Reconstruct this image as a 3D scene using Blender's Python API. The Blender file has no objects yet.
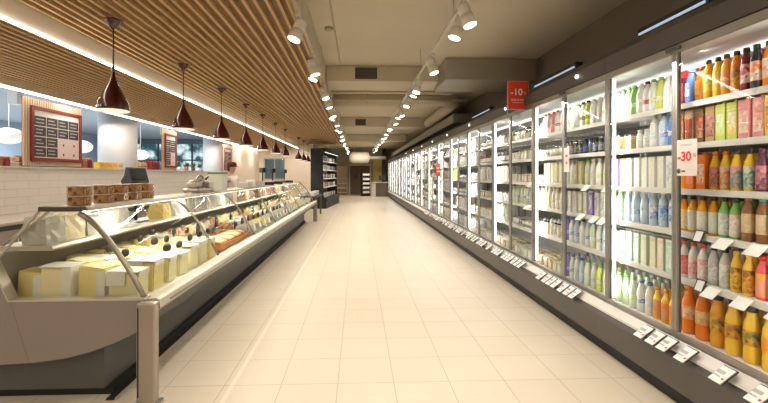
import bpy, bmesh, math, random
from mathutils import Vector, Matrix
random.seed(11)
C = bpy.context.scene.collection
PI = math.pi
scene = bpy.context.scene

# ------------------------------------------------------------------ materials
MATS = {}
def mat(name, col, rough=.5, metal=0.0, emit=0.0, ecol=None, noise=0.0, nscale=8.0, bump=0.0, coat=0.0, spec=.5):
    if name in MATS: return MATS[name]
    m = bpy.data.materials.new(name); m.use_nodes = True
    nt = m.node_tree; b = nt.nodes['Principled BSDF']
    b.inputs['Base Color'].default_value = (*col, 1)
    b.inputs['Roughness'].default_value = rough
    b.inputs['Metallic'].default_value = metal
    b.inputs['Specular IOR Level'].default_value = spec
    b.inputs['Coat Weight'].default_value = coat
    if emit:
        b.inputs['Emission Color'].default_value = (*(ecol or col), 1)
        b.inputs['Emission Strength'].default_value = emit
    if noise or bump:
        tc = nt.nodes.new('ShaderNodeTexCoord'); nz = nt.nodes.new('ShaderNodeTexNoise')
        nz.inputs['Scale'].default_value = nscale; nz.inputs['Detail'].default_value = 4
        nt.links.new(tc.outputs['Object'], nz.inputs['Vector'])
        if noise:
            mx = nt.nodes.new('ShaderNodeMix'); mx.data_type = 'RGBA'
            mx.inputs[6].default_value = (*[max(0, c*(1-noise)) for c in col], 1)
            mx.inputs[7].default_value = (*[min(1, c*(1+noise)) for c in col], 1)
            nt.links.new(nz.outputs['Fac'], mx.inputs[0]); nt.links.new(mx.outputs[2], b.inputs['Base Color'])
        if bump:
            bp = nt.nodes.new('ShaderNodeBump'); bp.inputs['Strength'].default_value = bump; bp.inputs['Distance'].default_value = .01
            nt.links.new(nz.outputs['Fac'], bp.inputs['Height']); nt.links.new(bp.outputs['Normal'], b.inputs['Normal'])
    MATS[name] = m
    return m

def glass(name, tint=(.96,.98,.97), ior=1.45, mx=1.0):
    if name in MATS: return MATS[name]
    m = bpy.data.materials.new(name); m.use_nodes = True; nt = m.node_tree; nt.nodes.clear()
    out = nt.nodes.new('ShaderNodeOutputMaterial'); mix = nt.nodes.new('ShaderNodeMixShader')
    tr = nt.nodes.new('ShaderNodeBsdfTransparent'); gl = nt.nodes.new('ShaderNodeBsdfGlossy'); lw = nt.nodes.new('ShaderNodeLayerWeight'); pw = nt.nodes.new('ShaderNodeMath'); pw.operation = 'POWER'; pw.inputs[1].default_value = 5; mr = nt.nodes.new('ShaderNodeMath'); mr.operation = 'MULTIPLY_ADD'
    tr.inputs['Color'].default_value = (*tint, 1); gl.inputs['Roughness'].default_value = .02
    lw.inputs['Blend'].default_value = .5; F0 = ((ior-1)/(ior+1))**2; mr.inputs[1].default_value = 1-F0; mr.inputs[2].default_value = F0
    nt.links.new(lw.outputs['Facing'], pw.inputs[0]); nt.links.new(pw.outputs[0], mr.inputs[0])
    mu = nt.nodes.new('ShaderNodeMath'); mu.operation = 'MULTIPLY'; mu.inputs[1].default_value = mx
    nt.links.new(mr.outputs[0], mu.inputs[0])
    nt.links.new(mu.outputs[0], mix.inputs['Fac']); nt.links.new(tr.outputs[0], mix.inputs[1]); nt.links.new(gl.outputs[0], mix.inputs[2])
    nt.links.new(mix.outputs[0], out.inputs['Surface'])
    MATS[name] = m
    return m

def brickmat(name, c1, c2, mortar, bw, rh, ms, offset, loc, rough, axis='XY', noise=.05, bumpy=0.0, spec=.5):
    m = bpy.data.materials.new(name); m.use_nodes = True; nt = m.node_tree; b = nt.nodes['Principled BSDF']
    geo = nt.nodes.new('ShaderNodeNewGeometry'); sep = nt.nodes.new('ShaderNodeSeparateXYZ'); cmb = nt.nodes.new('ShaderNodeCombineXYZ')
    nt.links.new(geo.outputs['Position'], sep.inputs[0])
    for i, a in enumerate(axis):
        ad = nt.nodes.new('ShaderNodeMath'); ad.inputs[1].default_value = -loc[i]
        nt.links.new(sep.outputs[a], ad.inputs[0]); nt.links.new(ad.outputs[0], cmb.inputs[i])
    br = nt.nodes.new('ShaderNodeTexBrick'); br.offset = offset
    br.inputs['Color1'].default_value = (*c1, 1); br.inputs['Color2'].default_value = (*c2, 1); br.inputs['Mortar'].default_value = (*mortar, 1)
    br.inputs['Scale'].default_value = 1; br.inputs['Brick Width'].default_value = bw; br.inputs['Row Height'].default_value = rh
    br.inputs['Mortar Size'].default_value = ms; br.inputs['Mortar Smooth'].default_value = .2
    nt.links.new(cmb.outputs[0], br.inputs['Vector'])
    nz = nt.nodes.new('ShaderNodeTexNoise'); nz.inputs['Scale'].default_value = 3; nz.inputs['Detail'].default_value = 6
    nt.links.new(geo.outputs['Position'], nz.inputs['Vector'])
    mx = nt.nodes.new('ShaderNodeMix'); mx.data_type = 'RGBA'; mx.blend_type = 'MULTIPLY'; mx.inputs[0].default_value = 1
    rmp = nt.nodes.new('ShaderNodeMapRange'); rmp.inputs['To Min'].default_value = 1-noise*2; rmp.inputs['To Max'].default_value = 1.0
    nt.links.new(nz.outputs['Fac'], rmp.inputs['Value'])
    nt.links.new(br.outputs['Color'], mx.inputs[6]); nt.links.new(rmp.outputs[0], mx.inputs[7])
    nt.links.new(mx.outputs[2], b.inputs['Base Color'])
    b.inputs['Roughness'].default_value = rough; b.inputs['Specular IOR Level'].default_value = spec
    MATS[name] = m
    return m

def woodmat(name, c1, c2, rough=.55, stretch=(18, .7, 18)):
    m = bpy.data.materials.new(name); m.use_nodes = True; nt = m.node_tree; b = nt.nodes['Principled BSDF']
    geo = nt.nodes.new('ShaderNodeNewGeometry'); mp = nt.nodes.new('ShaderNodeMapping'); mp.inputs['Scale'].default_value = stretch
    nt.links.new(geo.outputs['Position'], mp.inputs['Vector'])
    nz = nt.nodes.new('ShaderNodeTexNoise'); nz.inputs['Scale'].default_value = 1.5; nz.inputs['Detail'].default_value = 5
    nt.links.new(mp.outputs[0], nz.inputs['Vector'])
    mx = nt.nodes.new('ShaderNodeMix'); mx.data_type = 'RGBA'
    mx.inputs[6].default_value = (*c1, 1); mx.inputs[7].default_value = (*c2, 1)
    nt.links.new(nz.outputs['Fac'], mx.inputs[0]); nt.links.new(mx.outputs[2], b.inputs['Base Color'])
    b.inputs['Roughness'].default_value = rough
    MATS[name] = m
    return m

def foodmat(name, c1, c2, scale=40, rough=.5, bump=.6):
    if name in MATS: return MATS[name]
    m = bpy.data.materials.new(name); m.use_nodes = True; nt = m.node_tree; b = nt.nodes['Principled BSDF']
    tc = nt.nodes.new('ShaderNodeTexCoord'); vo = nt.nodes.new('ShaderNodeTexVoronoi'); vo.inputs['Scale'].default_value = scale
    nt.links.new(tc.outputs['Object'], vo.inputs['Vector'])
    mx = nt.nodes.new('ShaderNodeMix'); mx.data_type = 'RGBA'
    mx.inputs[6].default_value = (*c1, 1); mx.inputs[7].default_value = (*c2, 1)
    sp = nt.nodes.new('ShaderNodeSeparateColor'); nt.links.new(vo.outputs['Color'], sp.inputs[0])
    nt.links.new(sp.outputs[0], mx.inputs[0]); nt.links.new(mx.outputs[2], b.inputs['Base Color'])
    bp = nt.nodes.new('ShaderNodeBump'); bp.inputs['Strength'].default_value = bump; bp.inputs['Distance'].default_value = .01
    nt.links.new(vo.outputs['Distance'], bp.inputs['Height']); nt.links.new(bp.outputs['Normal'], b.inputs['Normal'])
    b.inputs['Roughness'].default_value = rough
    MATS[name] = m
    return m

# ------------------------------------------------------------------ mesh builder
class MB:
    def __init__(s): s.v = []; s.f = []; s.mi = []; s.sm = []
    def add(s, vs, fs, mi=0, smooth=False):
        o = len(s.v); s.v += [tuple(p) for p in vs]
        for f in fs: s.f.append([i+o for i in f]); s.mi.append(mi); s.sm.append(smooth)
        return s
    def box(s, x0, x1, y0, y1, z0, z1, mi=0):
        v = [(x,y,z) for x in (x0,x1) for y in (y0,y1) for z in (z0,z1)]
        return s.add(v, [(0,1,3,2),(4,6,7,5),(0,4,5,1),(2,3,7,6),(0,2,6,4),(1,5,7,3)], mi)
    def rbox(s, x0, x1, y0, y1, z0, z1, b=.005, mi=0):
        bm = bmesh.new(); bmesh.ops.create_cube(bm, size=1)
        for v in bm.verts: v.co = Vector(((x0+x1)/2+v.co.x*(x1-x0), (y0+y1)/2+v.co.y*(y1-y0), (z0+z1)/2+v.co.z*(z1-z0)))
        bmesh.ops.bevel(bm, geom=bm.edges[:], offset=b, segments=2, affect='EDGES', profile=.5)
        bm.verts.index_update()
        s.add([v.co for v in bm.verts], [[v.index for v in f.verts] for f in bm.faces], mi)
        bm.free(); return s
    def lathe(s, prof, seg=16, c=(0,0,0), mi=0, smooth=True, sx=1, sy=1, M=None):
        vs = []; fs = []
        n = len(prof)
        for k in range(seg):
            a = 2*PI*k/seg
            for r, z in prof:
                p = Vector((r*math.cos(a)*sx, r*math.sin(a)*sy, z))
                if M is not None: p = M @ p
                vs.append((c[0]+p.x, c[1]+p.y, c[2]+p.z))
        for k in range(seg):
            k2 = (k+1) % seg
            for i in range(n-1):
                fs.append((k*n+i, k2*n+i, k2*n+i+1, k*n+i+1))
        s.add(vs, fs, mi, smooth)
        if prof[0][0] > 1e-6: s.add([vs[k*n] for k in range(seg)], [list(range(seg))[::-1]], mi)
        if prof[-1][0] > 1e-6: s.add([vs[k*n+n-1] for k in range(seg)], [list(range(seg))], mi)
        return s
    def prism(s, poly, a0, a1, axis='Y', mi=0, smooth=False):
        n = len(poly)
        def P(u, w, a):
            return {'Y': (u, a, w), 'X': (a, u, w), 'Z': (u, w, a)}[axis]
        vs = [P(u,w,a0) for u,w in poly] + [P(u,w,a1) for u,w in poly]
        s.add(vs, [(i,(i+1)%n,(i+1)%n+n,i+n) for i in range(n)], mi, smooth)
        s.add(vs, [list(range(n))[::-1], list(range(n,2*n))], mi)
        return s
    def tube(s, path, r, seg=8, mi=0, cap=True):
        path = [Vector(p) for p in path]; vs = []; fs = []; n = len(path)
        ref = None
        for i, p in enumerate(path):
            t = (path[min(i+1,n-1)] - path[max(i-1,0)]).normalized()
            if ref is None: ref = Vector((0,0,1)) if abs(t.z) < .9 else Vector((1,0,0))
            u = t.cross(ref).normalized(); w = u.cross(t).normalized(); ref = w
            rr = r[i] if isinstance(r, (list,tuple)) else r
            for k in range(seg):
                a = 2*PI*k/seg; vs.append(p + rr*(math.cos(a)*u + math.sin(a)*w))
        for i in range(n-1):
            for k in range(seg):
                k2 = (k+1) % seg; fs.append((i*seg+k, (i+1)*seg+k, (i+1)*seg+k2, i*seg+k2))
        s.add(vs, fs, mi, True)
        if cap: s.add(vs, [list(range(seg)), list(range((n-1)*seg, n*seg))[::-1]], mi)
        return s
    def blob(s, c, rx, ry, rz, seg=12, rings=8, mi=0, M=None):
        prof = [(max(1e-7, math.sin(PI*i/rings)), -math.cos(PI*i/rings)) for i in range(rings+1)]
        prof = [(r if 0 < i < rings else 0.0, z) for i, (r, z) in enumerate(prof)]
        S = Matrix.Diagonal((rx, ry, rz))
        return s.lathe(prof, seg, c, mi, True, M=(M @ S if M is not None else S))
    def mesh(s, name, mats):
        me = bpy.data.meshes.new(name); me.from_pydata(s.v, [], s.f)
        for m in (mats if isinstance(mats, (list,tuple)) else [mats]): me.materials.append(m)
        me.polygons.foreach_set('material_index', s.mi); me.polygons.foreach_set('use_smooth', s.sm)
        me.update()
        bm = bmesh.new(); bm.from_mesh(me); bmesh.ops.remove_doubles(bm, verts=bm.verts[:], dist=1e-6)
        bmesh.ops.recalc_face_normals(bm, faces=bm.faces[:]); bm.to_mesh(me); bm.free()
        return me
    def build(s, name, mats, parent=None, loc=None):
        return link(name, s.mesh(name, mats), parent, loc)

def link(name, me, parent=None, loc=None, rz=0):
    o = bpy.data.objects.new(name, me); C.objects.link(o)
    if parent: o.parent = parent
    if loc: o.location = loc
    if rz: o.rotation_euler.z = rz
    return o
def tag(o, label, cat, group=None):
    o['label'] = label; o['category'] = cat
    if group: o['group'] = group
    return o
def thing(name, label, cat, loc=(0,0,0), rz=0, group=None):
    o = bpy.data.objects.new(name, None); C.objects.link(o); o.location = loc; o.rotation_euler.z = rz
    o.empty_display_size = .1
    return tag(o, label, cat, group)
def struct(o): o['kind'] = 'structure'; return o
def copy_tree(o, parent=None):
    c = o.copy(); C.objects.link(c)
    if parent is not None: c.parent = parent
    for ch in list(o.children): copy_tree(ch, c)
    return c
def text(name, s, size, loc, rot, m, parent=None, ext=.0006, bold=0, align='CENTER'):
    cu = bpy.data.curves.new(name, 'FONT'); cu.body = s; cu.size = size; cu.extrude = ext; cu.align_x = align; cu.align_y = 'CENTER'; cu.offset = bold
    tmp = bpy.data.objects.new(name, cu); C.objects.link(tmp); bpy.context.view_layer.update()
    me = bpy.data.meshes.new_from_object(tmp.evaluated_get(bpy.context.evaluated_depsgraph_get())); bpy.data.objects.remove(tmp); bpy.data.curves.remove(cu)
    me.name = name; me.materials.clear(); me.materials.append(m); o = bpy.data.objects.new(name, me); C.objects.link(o)
    if parent: o.parent = parent
    o.location = loc; o.rotation_euler = rot
    return o
def light(name, kind, loc, energy, col, rot=None, parent=None, **kw):
    l = bpy.data.lights.new(name, kind); l.energy = energy; l.color = col
    for k, v in kw.items(): setattr(l, k, v)
    o = bpy.data.objects.new(name, l); C.objects.link(o)
    if parent: o.parent = parent
    o.location = loc
    if rot is not None: o.rotation_euler = rot
    return o
def aim(v): return Vector(v).to_track_quat('-Z', 'Y').to_euler()
ORD = ('first second third fourth fifth sixth seventh eighth ninth tenth eleventh twelfth thirteenth fourteenth fifteenth sixteenth seventeenth eighteenth nineteenth '
       'twentieth twenty-first twenty-second twenty-third twenty-fourth twenty-fifth twenty-sixth twenty-seventh twenty-eighth twenty-ninth thirtieth').split()
ORD += ['thirty-'+o for o in ORD[:9]] + ['fortieth'] + ['forty-'+o for o in ORD[:9]] + ['fiftieth'] + ['fifty-'+o for o in ORD[:9]]
ALPHA = 1

# colours shared
M_white = mat('white_enamel', (.86,.86,.84), .4)
M_inner = mat('cooler_white', (.88,.89,.88), .45)
M_alu = mat('brushed_aluminium', (.36,.34,.31), .38, .85, noise=.06, nscale=30)
M_steel = mat('satin_steel', (.62,.58,.52), .33, .8, noise=.05, nscale=20)
M_black = mat('black_plastic', (.018,.018,.02), .4)
M_charcoal = mat('charcoal_panel', (.088,.09,.086), .45, noise=.1, nscale=3)
M_kick = mat('black_toe_kick', (.012,.011,.01), .6)
M_card = mat('white_card', (.86,.85,.82), .6)
M_ink = mat('grey_ink', (.12,.12,.13), .7)
M_redink = mat('red_ink', (.75,.03,.04), .6)
M_conc = mat('ceiling_concrete', (.68,.62,.50), .85, noise=.08, nscale=1.2)
M_duct = mat('painted_duct', (.58,.52,.41), .6, noise=.08, nscale=2)
M_ductd = mat('duct_dark', (.34,.32,.27), .55, noise=.1, nscale=2)
M_wallr = mat('upper_wall_paint', (.21,.185,.155), .8, noise=.08, nscale=2)
M_cream = mat('cream_paint', (.78,.68,.55), .7, noise=.03, nscale=3)
M_maroon = mat('maroon_lacquer', (.060,.007,.008), .22, coat=.4)
M_led = mat('led_strip', (1,1,1), .5, emit=6, ecol=(1,.93,.82))
M_ledc = mat('cooler_led', (1,1,1), .5, emit=2.6, ecol=(1,.97,.92))
M_glass = glass('clear_glass')
M_dglass = glass('door_glass', (.965,.97,.96), 1.38, .26)
M_cglass = glass('counter_glass', (.965,.975,.955), 1.32, .09)

# ------------------------------------------------------------------ room
ZC = 3.40
brickmat('floor_tile', (.60,.525,.42), (.62,.545,.44), (.40,.345,.27), .39, .39, .0035, 0.0, (.25-.39*40, 2.86-.39*40), .36, noise=.04, spec=.35)
f = MB(); f.box(-14, 3.1, -5, 33, -.1, 0); struct(f.build('floor', MATS['floor_tile']))
f = MB(); f.box(-.88, -.85, -3, 20, 0, .0015); struct(f.build('trim_1', mat('pale_floor_seam', (.68,.60,.49), .3)))
f = MB(); f.box(-4.9, 3.1, -5, 33, ZC, ZC+.1); struct(f.build('ceiling', M_conc))
f = MB(); f.box(3.0, 3.1, -5, 33, 0, ZC); struct(f.build('wall_right', M_wallr))
f = MB(); f.box(-14, 3.1, -5.1, -5, 0, 3.7); struct(f.build('wall_back', M_cream))
f = MB(); f.box(-2.3, 3.1, 31, 31.1, 0, ZC, 0); f.box(-2.3,-2.2,23.11,30.99,0,ZC); struct(f.build('wall_far', mat('far_wall_paint', (.42,.37,.29), .8)))

# slatted wood ceilings
ZW = 2.90
woodmat('slat_wood', (.50,.325,.14), (.59,.40,.195)); woodmat('slat_backing', (.145,.070,.020), (.19,.096,.030))
f = MB(); f.box(-2.94, -.60, -2.0, 20.3, ZW+.075, ZW+.10, 1)
x = -2.90
while x < -.60:
    f.box(x, x+.030, -2.0, 20.3, ZW+.04, ZW+.0749, 0); x += .1
f.box(-.60, -.575, -2.0, 20.3, ZW-.005, ZW+.10, 0)
struct(f.build('ceiling_slats', [MATS['slat_wood'], MATS['slat_backing']]))
f = MB(); f.box(-.60, -.575, -2.0, 20.3, ZW+.101, ZC-.001); struct(f.build('trim_2', M_conc))
ZS = 2.745
f = MB(); f.box(-4.72, -2.97, -2.0, 20.3, ZS+.045, ZS+.07, 1)
x = -4.70
while x < -2.99:
    f.box(x, x+.034, -2.0, 20.3, ZS+.012, ZS+.0449, 0); x += .1
struct(f.build('ceiling_soffit', [MATS['slat_wood'], MATS['slat_backing']]))
f = MB(); f.box(-2.968, -2.942, -2.0, 20.3, ZS-.005, ZW+.12); struct(f.build('trim_3', mat('fascia_lit_cream', (.90,.84,.74), .7)))  # fascia colour whitened to stand in for the strip light's glow
f = MB(); f.box(-4.92, -4.74, -2.0, 20.3, 2.66, ZS+.12); struct(f.build('trim_4', M_cream))
f = MB(); f.box(-2.940, -2.918, -2.0, 20.3, ZS-.008, ZS+.010)
tag(f.build('strip_light', M_led), 'long white light line along the step between the two wooden slat ceilings', 'light')
f = MB(); f.box(-4.80, -4.745, -2.0, 20.3, 2.636, 2.659)
tag(f.build('strip_light', M_led), 'long white light line over the tiled half wall and menu boards', 'light')
for i in range(11):
    y = -1 + i*2
    light('strip_glow', 'AREA', (-2.955, y, ZS-.04), 7, (1,.89,.72), (0,0,0), shape='RECTANGLE', size=.05, size_y=2.0)
    light('strip_glow', 'AREA', (-4.77, y, 2.63), 18 if i < 8 else 32, (1,.90,.76), aim((.05,0,-1)), shape='RECTANGLE', size=.05, size_y=2.0)

# half wall with tiles, columns, end wall
brickmat('wall_tile', (.83,.80,.75), (.86,.83,.78), (.66,.62,.57), .42, .116, .004, .5, (0,.9), .22, axis='YZ', noise=.02)
f = MB(); f.box(-5.05, -4.9, -2, 16.2, 0, 1.55); struct(f.build('wall_left', [MATS['wall_tile']]))
f = MB(); f.box(-5.10, -4.86, -2, 16.2, 1.551, 1.575); struct(f.build('trim_5', mat('ledge_stone', (.72,.66,.58), .4)))
f = MB(); f.box(-5.05, -4.9, 16.21, 20.5, 0, ZW); struct(f.build('wall_left_far', M_cream))
# end wall with service window
f = MB(); Y0, Y1 = 20.5, 20.62
f.box(-7.0, -4.62, Y0, Y1, 0, 3.1); f.box(-3.66, -2.25, Y0, Y1, 0, 3.1); f.box(-4.62, -3.66, Y0, Y1, 0, 1.27); f.box(-4.62, -3.66, Y0, Y1, 2.24, 3.1)
struct(f.build('wall_end', M_cream))
f = MB()
for a in ((-4.66,-4.62,1.23,2.28),(-3.66,-3.62,1.23,2.28),(-4.16,-4.12,1.27,2.24)): f.box(a[0],a[1],Y0-.03,Y0-.001 if a[0]!=-4.16 else Y1,a[2],a[3])
f.box(-4.66,-3.62,Y0-.03,Y0-.001,2.24,2.28); f.box(-4.66,-3.62,Y0-.06,Y0-.001,1.23,1.27)
w = struct(f.build('window_1', mat('window_frame_grey', (.45,.46,.46), .5)))
f = MB(); f.box(-4.62,-4.161,Y0+.05,Y0+.056,1.27,2.24); f.box(-4.119,-3.66,Y0+.05,Y0+.056,1.27,2.24); f.build('window_pane', M_glass, w)
f = MB(); f.box(-6, -2.26, 23, 23.1, 0, 3.1); f.box(-2.26,-2.2,20.63,23.1,0,3.1); struct(f.build('wall_room', mat('blue_grey_paint', (.24,.27,.27), .7)))
light('room_lamp', 'AREA', (-4.1, 21.8, 2.9), 18, (.85,.95,1), (0,0,0), size=.8)

M_col = mat('column_plaster', (.52,.515,.52), .75, noise=.03, nscale=2)
for k, yy in enumerate((9.62, 15.9)):
    f = MB(); f.lathe([(.39,0),(.39,3.58)], 40, (-5.50, yy, 0)); struct(f.build('column_%d' % (k+1), M_col))

# hall beyond the half wall
f = MB(); f.box(-14, -4.92, -5, 25, 3.6, 3.7); struct(f.build('ceiling_hall', mat('hall_ceiling', (.46,.52,.60), .8, noise=.06, nscale=1)))
f = MB(); f.box(-4.92, -4.9, -5, 25, 2.78, 3.6); struct(f.build('wall_header', mat('hall_header', (.5,.53,.58), .8)))
f = MB(); f.box(-14.1, -14, -5, 25, 0, 3.7); struct(f.build('wall_hall', mat('hall_wall', (.36,.42,.50), .8, noise=.1, nscale=1)))
f = MB(); f.box(-14, -7.0, 25, 25.1, 0, 1.0); f.box(-14, -7.0, 25, 25.1, 3.3, 3.7); f.box(-7.0,-5.05,20.63,25.1,0,3.7)
struct(f.build('wall_hall_end', mat('hall_end_wall', (.20,.24,.28), .8)))
f = MB()
for x in [-14+i*1.0 for i in range(8)]: f.box(x, x+.08, 25, 25.1, 1.0, 3.3)
f.box(-14,-7,25,25.1,2.3,2.38)
w = struct(f.build('window_2', mat('dark_window_frame', (.06,.08,.09), .5)))
m = bpy.data.materials.new('daylight_view'); m.use_nodes = True; nt = m.node_tree; nt.nodes.clear()
out = nt.nodes.new('ShaderNodeOutputMaterial'); em = nt.nodes.new('ShaderNodeEmission'); nz = nt.nodes.new('ShaderNodeTexNoise'); cr = nt.nodes.new('ShaderNodeValToRGB'); gp = nt.nodes.new('ShaderNodeNewGeometry')
nz.inputs['Scale'].default_value = 1.6; nz.inputs['Detail'].default_value = 5
cr.color_ramp.elements[0].position = .42; cr.color_ramp.elements[0].color = (.03,.08,.10,1); cr.color_ramp.elements[1].position = .62; cr.color_ramp.elements[1].color = (.75,.95,1,1)
nt.links.new(gp.outputs['Position'], nz.inputs['Vector']); nt.links.new(nz.outputs['Fac'], cr.inputs[0]); nt.links.new(cr.outputs[0], em.inputs['Color']); nt.links.new(em.outputs[0], out.inputs['Surface'])
em.inputs['Strength'].default_value = 1.1
f = MB(); f.box(-15, -6.9, 26.5, 26.6, 0, 4.5); o = f.build('backdrop_street', m); o['kind'] = 'structure'
f = MB(); f.box(-14,-7,25.04,25.05,1.0,3.3); f.build('window_pane', M_glass, w)
for (x, y) in ((-9,4),(-9,9),(-9,14),(-9,19),(-12,7),(-12,15)):
    light('hall_lamp', 'AREA', (x, y, 3.5), 230, (.74,.86,1), (0,0,0), size=1.0)

M_lantern = mat('lantern_paper', (.9,.88,.84), .7, emit=.35, ecol=(1,.95,.88))
for k, (y, z, lab) in enumerate(((9.9,2.36,'white oval lantern hanging just outside the menu board, nearest to the camera'),
                            (12.4,2.28,'white oval lantern hanging between menu board and round column'),
                            (15.7,2.2,'small white oval lantern hanging behind the second menu board'))):
    t = thing('hanging_lantern', lab, 'lantern', (-8.15, y, z), 0, 'white lanterns in the hall behind')
    f = MB(); f.blob((0,0,0), .30, .30, .19, 20, 10); f.build('lantern_shade', M_lantern, t)
    f = MB(); f.tube([(0,0,.19),(0,0,3.6-z)], .008, 6); f.build('cord', M_white, t)
for k, (x, y) in enumerate(((-6.3,7.8),(-6.3,11.7),(-6.3,13.6))):
    t = thing('hall_spotlight', 'white box spotlight, %s from the camera on the hall ceiling behind the half wall' % ORD[k], 'spotlight', (x,y,3.6), 0, 'hall spotlights')
    f = MB(); f.box(-.03,.03,-.1,.1,-.06,0); f.tube([(0,0,-.06),(0,0,-.55)], .015, 8); f.build('mount', M_white, t)
    f = MB(); f.rbox(-.09,.09,-.08,.08,-.85,-.55,.01); f.build('lamp_head', M_white, t)
# low shelving in the hall
M_shelfdark = mat('hall_shelf', (.08,.09,.10), .6)
for k, (x,y) in enumerate(((-9.5,8.5),(-9.5,14),(-9.5,19.2))):
    t = thing('hall_shelf_unit', 'dark shelving unit in the hall behind the half wall, %s from the camera' % ORD[k], 'shelf unit', (x,y,0), 0, 'hall shelving')
    f = MB(); f.box(-.25,.25,-1.6,-1.56,0,1.9); f.box(-.25,.25,1.56,1.6,0,1.9); f.box(-.02,.02,-1.56,1.56,.1,1.9); f.build('frame', M_shelfdark, t)
    for z in (.3,.8,1.3,1.8):
        f = MB(); f.box(.021,.25,-1.55,1.55,z,z+.03); f.build('shelf', M_shelfdark, t)

# ------------------------------------------------------------------ pendants
def pendant():
    t = thing('pendant_lamp', '', 'lamp')
    f = MB(); f.lathe([(0,-.085),(.012,-.085),(.075,-.012),(.078,0),(0,0)], 20); f.build('ceiling_rose', M_maroon, t)
    f = MB(); f.tube([(0,0,-.08),(0,0,-.44)], .006, 6); f.build('cord', M_black, t)
    prof = [(.012,-.43),(.014,-.47),(.020,-.51),(.032,-.56),(.055,-.61),(.085,-.66),(.118,-.715),(.143,-.77),(.155,-.82),(.155,-.845),(.149,-.845),(.149,-.82),(.137,-.77),(.112,-.715),(.08,-.66),(.05,-.61),(.024,-.56),(.0,-.54)]
    prof = [(r*.86, z) for r, z in prof]
    f = MB(); f.lathe(prof, 28); s = f.build('lamp_shade', M_maroon, t)
    f = MB(); f.lathe([(.1275,-.8455),(.135,-.8455),(.135,-.855),(.1275,-.855)], 28); f.build('rim', mat('pale_rim', (.85,.80,.72), .4, emit=.7, ecol=(1,.85,.65)), s)
    f = MB(); f.lathe([(0,-.826),(.126,-.826),(.126,-.829),(0,-.829)], 20); f.build('diffuser', mat('lamp_diffuser', (1,.95,.85), .5, emit=3.5, ecol=(1,.86,.66)), t)
    return t
p0 = pendant(); PY = [3.93, 5.47, 6.97, 8.47, 9.97, 11.5, 13.0, 15.9, 17.4, 18.9]
for i, y in enumerate(PY):
    t = p0 if i == 0 else copy_tree(p0)
    t.location = (-2.29, y, ZW); t['group'] = 'maroon pendant lamps over the deli counter'
    t['label'] = 'maroon bell-shaped pendant lamp under the slat ceiling, %s from the camera' % ORD[i]
    light('pendant_glow', 'SPOT', (0,0,-.84), 30, (1,.82,.58), (0,0,0), t, spot_size=2.3, spot_blend=.6, shadow_soft_size=.10)

# ------------------------------------------------------------------ track lights
for nm, x, z in (('left', -.555, 2.94), ('right', .96, 3.02)):
    f = MB(); f.box(x-.017, x+.017, -3, 27, z, z+.03)
    t = tag(f.build('light_track', mat('track_white', (.62,.58,.50), .45)), 'long white ceiling light track on the %s' % ('edge of the wooden slat ceiling' if nm=='left' else 'open concrete ceiling, toward the fridge doors'), 'light track')
    f = MB()
    for y in (-1.9, 1.1, 4.1, 6.3, 10.6, 13.2, 16.4, 18.9, 22.1, 25.1):
        f.tube([(x,y,z+.03),(x,y,ZC-.001)], .004, 6)
    f.build('hanger', M_steel, t)
M_spot = mat('spot_white', (.82,.79,.73), .4); M_spotface = mat('spot_face', (1,1,1), .5, emit=14, ecol=(1,.90,.72))
def spotlight():
    t = thing('track_spotlight', '', 'spotlight')
    f = MB(); f.box(-.018,.018,-.055,.055,-.03,-.001); f.tube([(0,0,-.03),(0,0,-.085)], .009, 8); f.build('track_adapter', M_spot, t)
    h = bpy.data.objects.new('lamp_head', None)
    f = MB(); f.lathe([(0,.085),(.040,.085),(.046,.08),(.046,.01),(.042,.008),(.042,.0),(.050,-.002),(.053,-.085),(.047,-.085),(.045,-.075),(0,-.075)], 20)
    hd = f.build('lamp_head', M_spot, t, (0,0,-.14))
    f = MB(); f.lathe([(0,-.079),(.0465,-.079),(.0465,-.0825),(0,-.0825)], 20); f.build('lens', M_spotface, hd)
    return t, hd
s0, _ = spotlight()
ly = [1.30, 2.55, 3.80, 5.10, 5.38, 6.70, 7.60, 8.80, 9.2, 10.4, 11.6, 12.0, 13.3, 14.6, 15.0, 16.4, 17.8, 19.2, 20.6, 22.2, 24.0]
ry = [1.40, 2.65, 3.60, 3.92, 5.30, 6.55, 6.86, 7.9, 9.2, 9.55, 10.7, 11.9, 12.3, 13.5, 14.8, 15.2, 16.5, 17.9, 19.3, 20.8, 22.4, 24.2]
for side, ys, x, z in (('left', ly, -.555, 2.94), ('right', ry, .96, 3.02)):
    for i, y in enumerate(ys):
        t = s0 if (side == 'left' and i == 0) else copy_tree(s0)
        t.scale = (1.22,1.22,1.15); t.location = (x, y, z); t['group'] = 'white spotlights on the %s track' % side
        t['label'] = 'white cylinder spotlight, %s from the camera on the %s' % (ORD[i], 'track beside the wooden ceiling' if side=='left' else 'track under the concrete ceiling')
        sgn = 1 if (i % 2 == 0) else -1
        d = Vector((-.35*sgn if side=='left' else .30*sgn, -.22, -1)) if i % 3 else Vector((.30 if side=='left' else -.35, -.05, -1))
        h = [c for c in t.children if c.name.startswith('lamp_head')][0]
        q = Vector(d).to_track_quat('-Z', 'Y'); h.rotation_euler = q.to_euler()
        light('spot_beam', 'SPOT', (0,0,-.09), 36, (1,.90,.76), (0,0,0), h, spot_size=1.75, spot_blend=.8, shadow_soft_size=.045)
for x in (-.555, .95):
    for y in (-2.6, -1.4, -.2):
        light('spot_beam', 'SPOT', (x, y, 2.85), 38, (1,.90,.76), aim((.12 if x<0 else -.12, .1, -1)), spot_size=2.0, spot_blend=.8, shadow_soft_size=.05)

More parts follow.
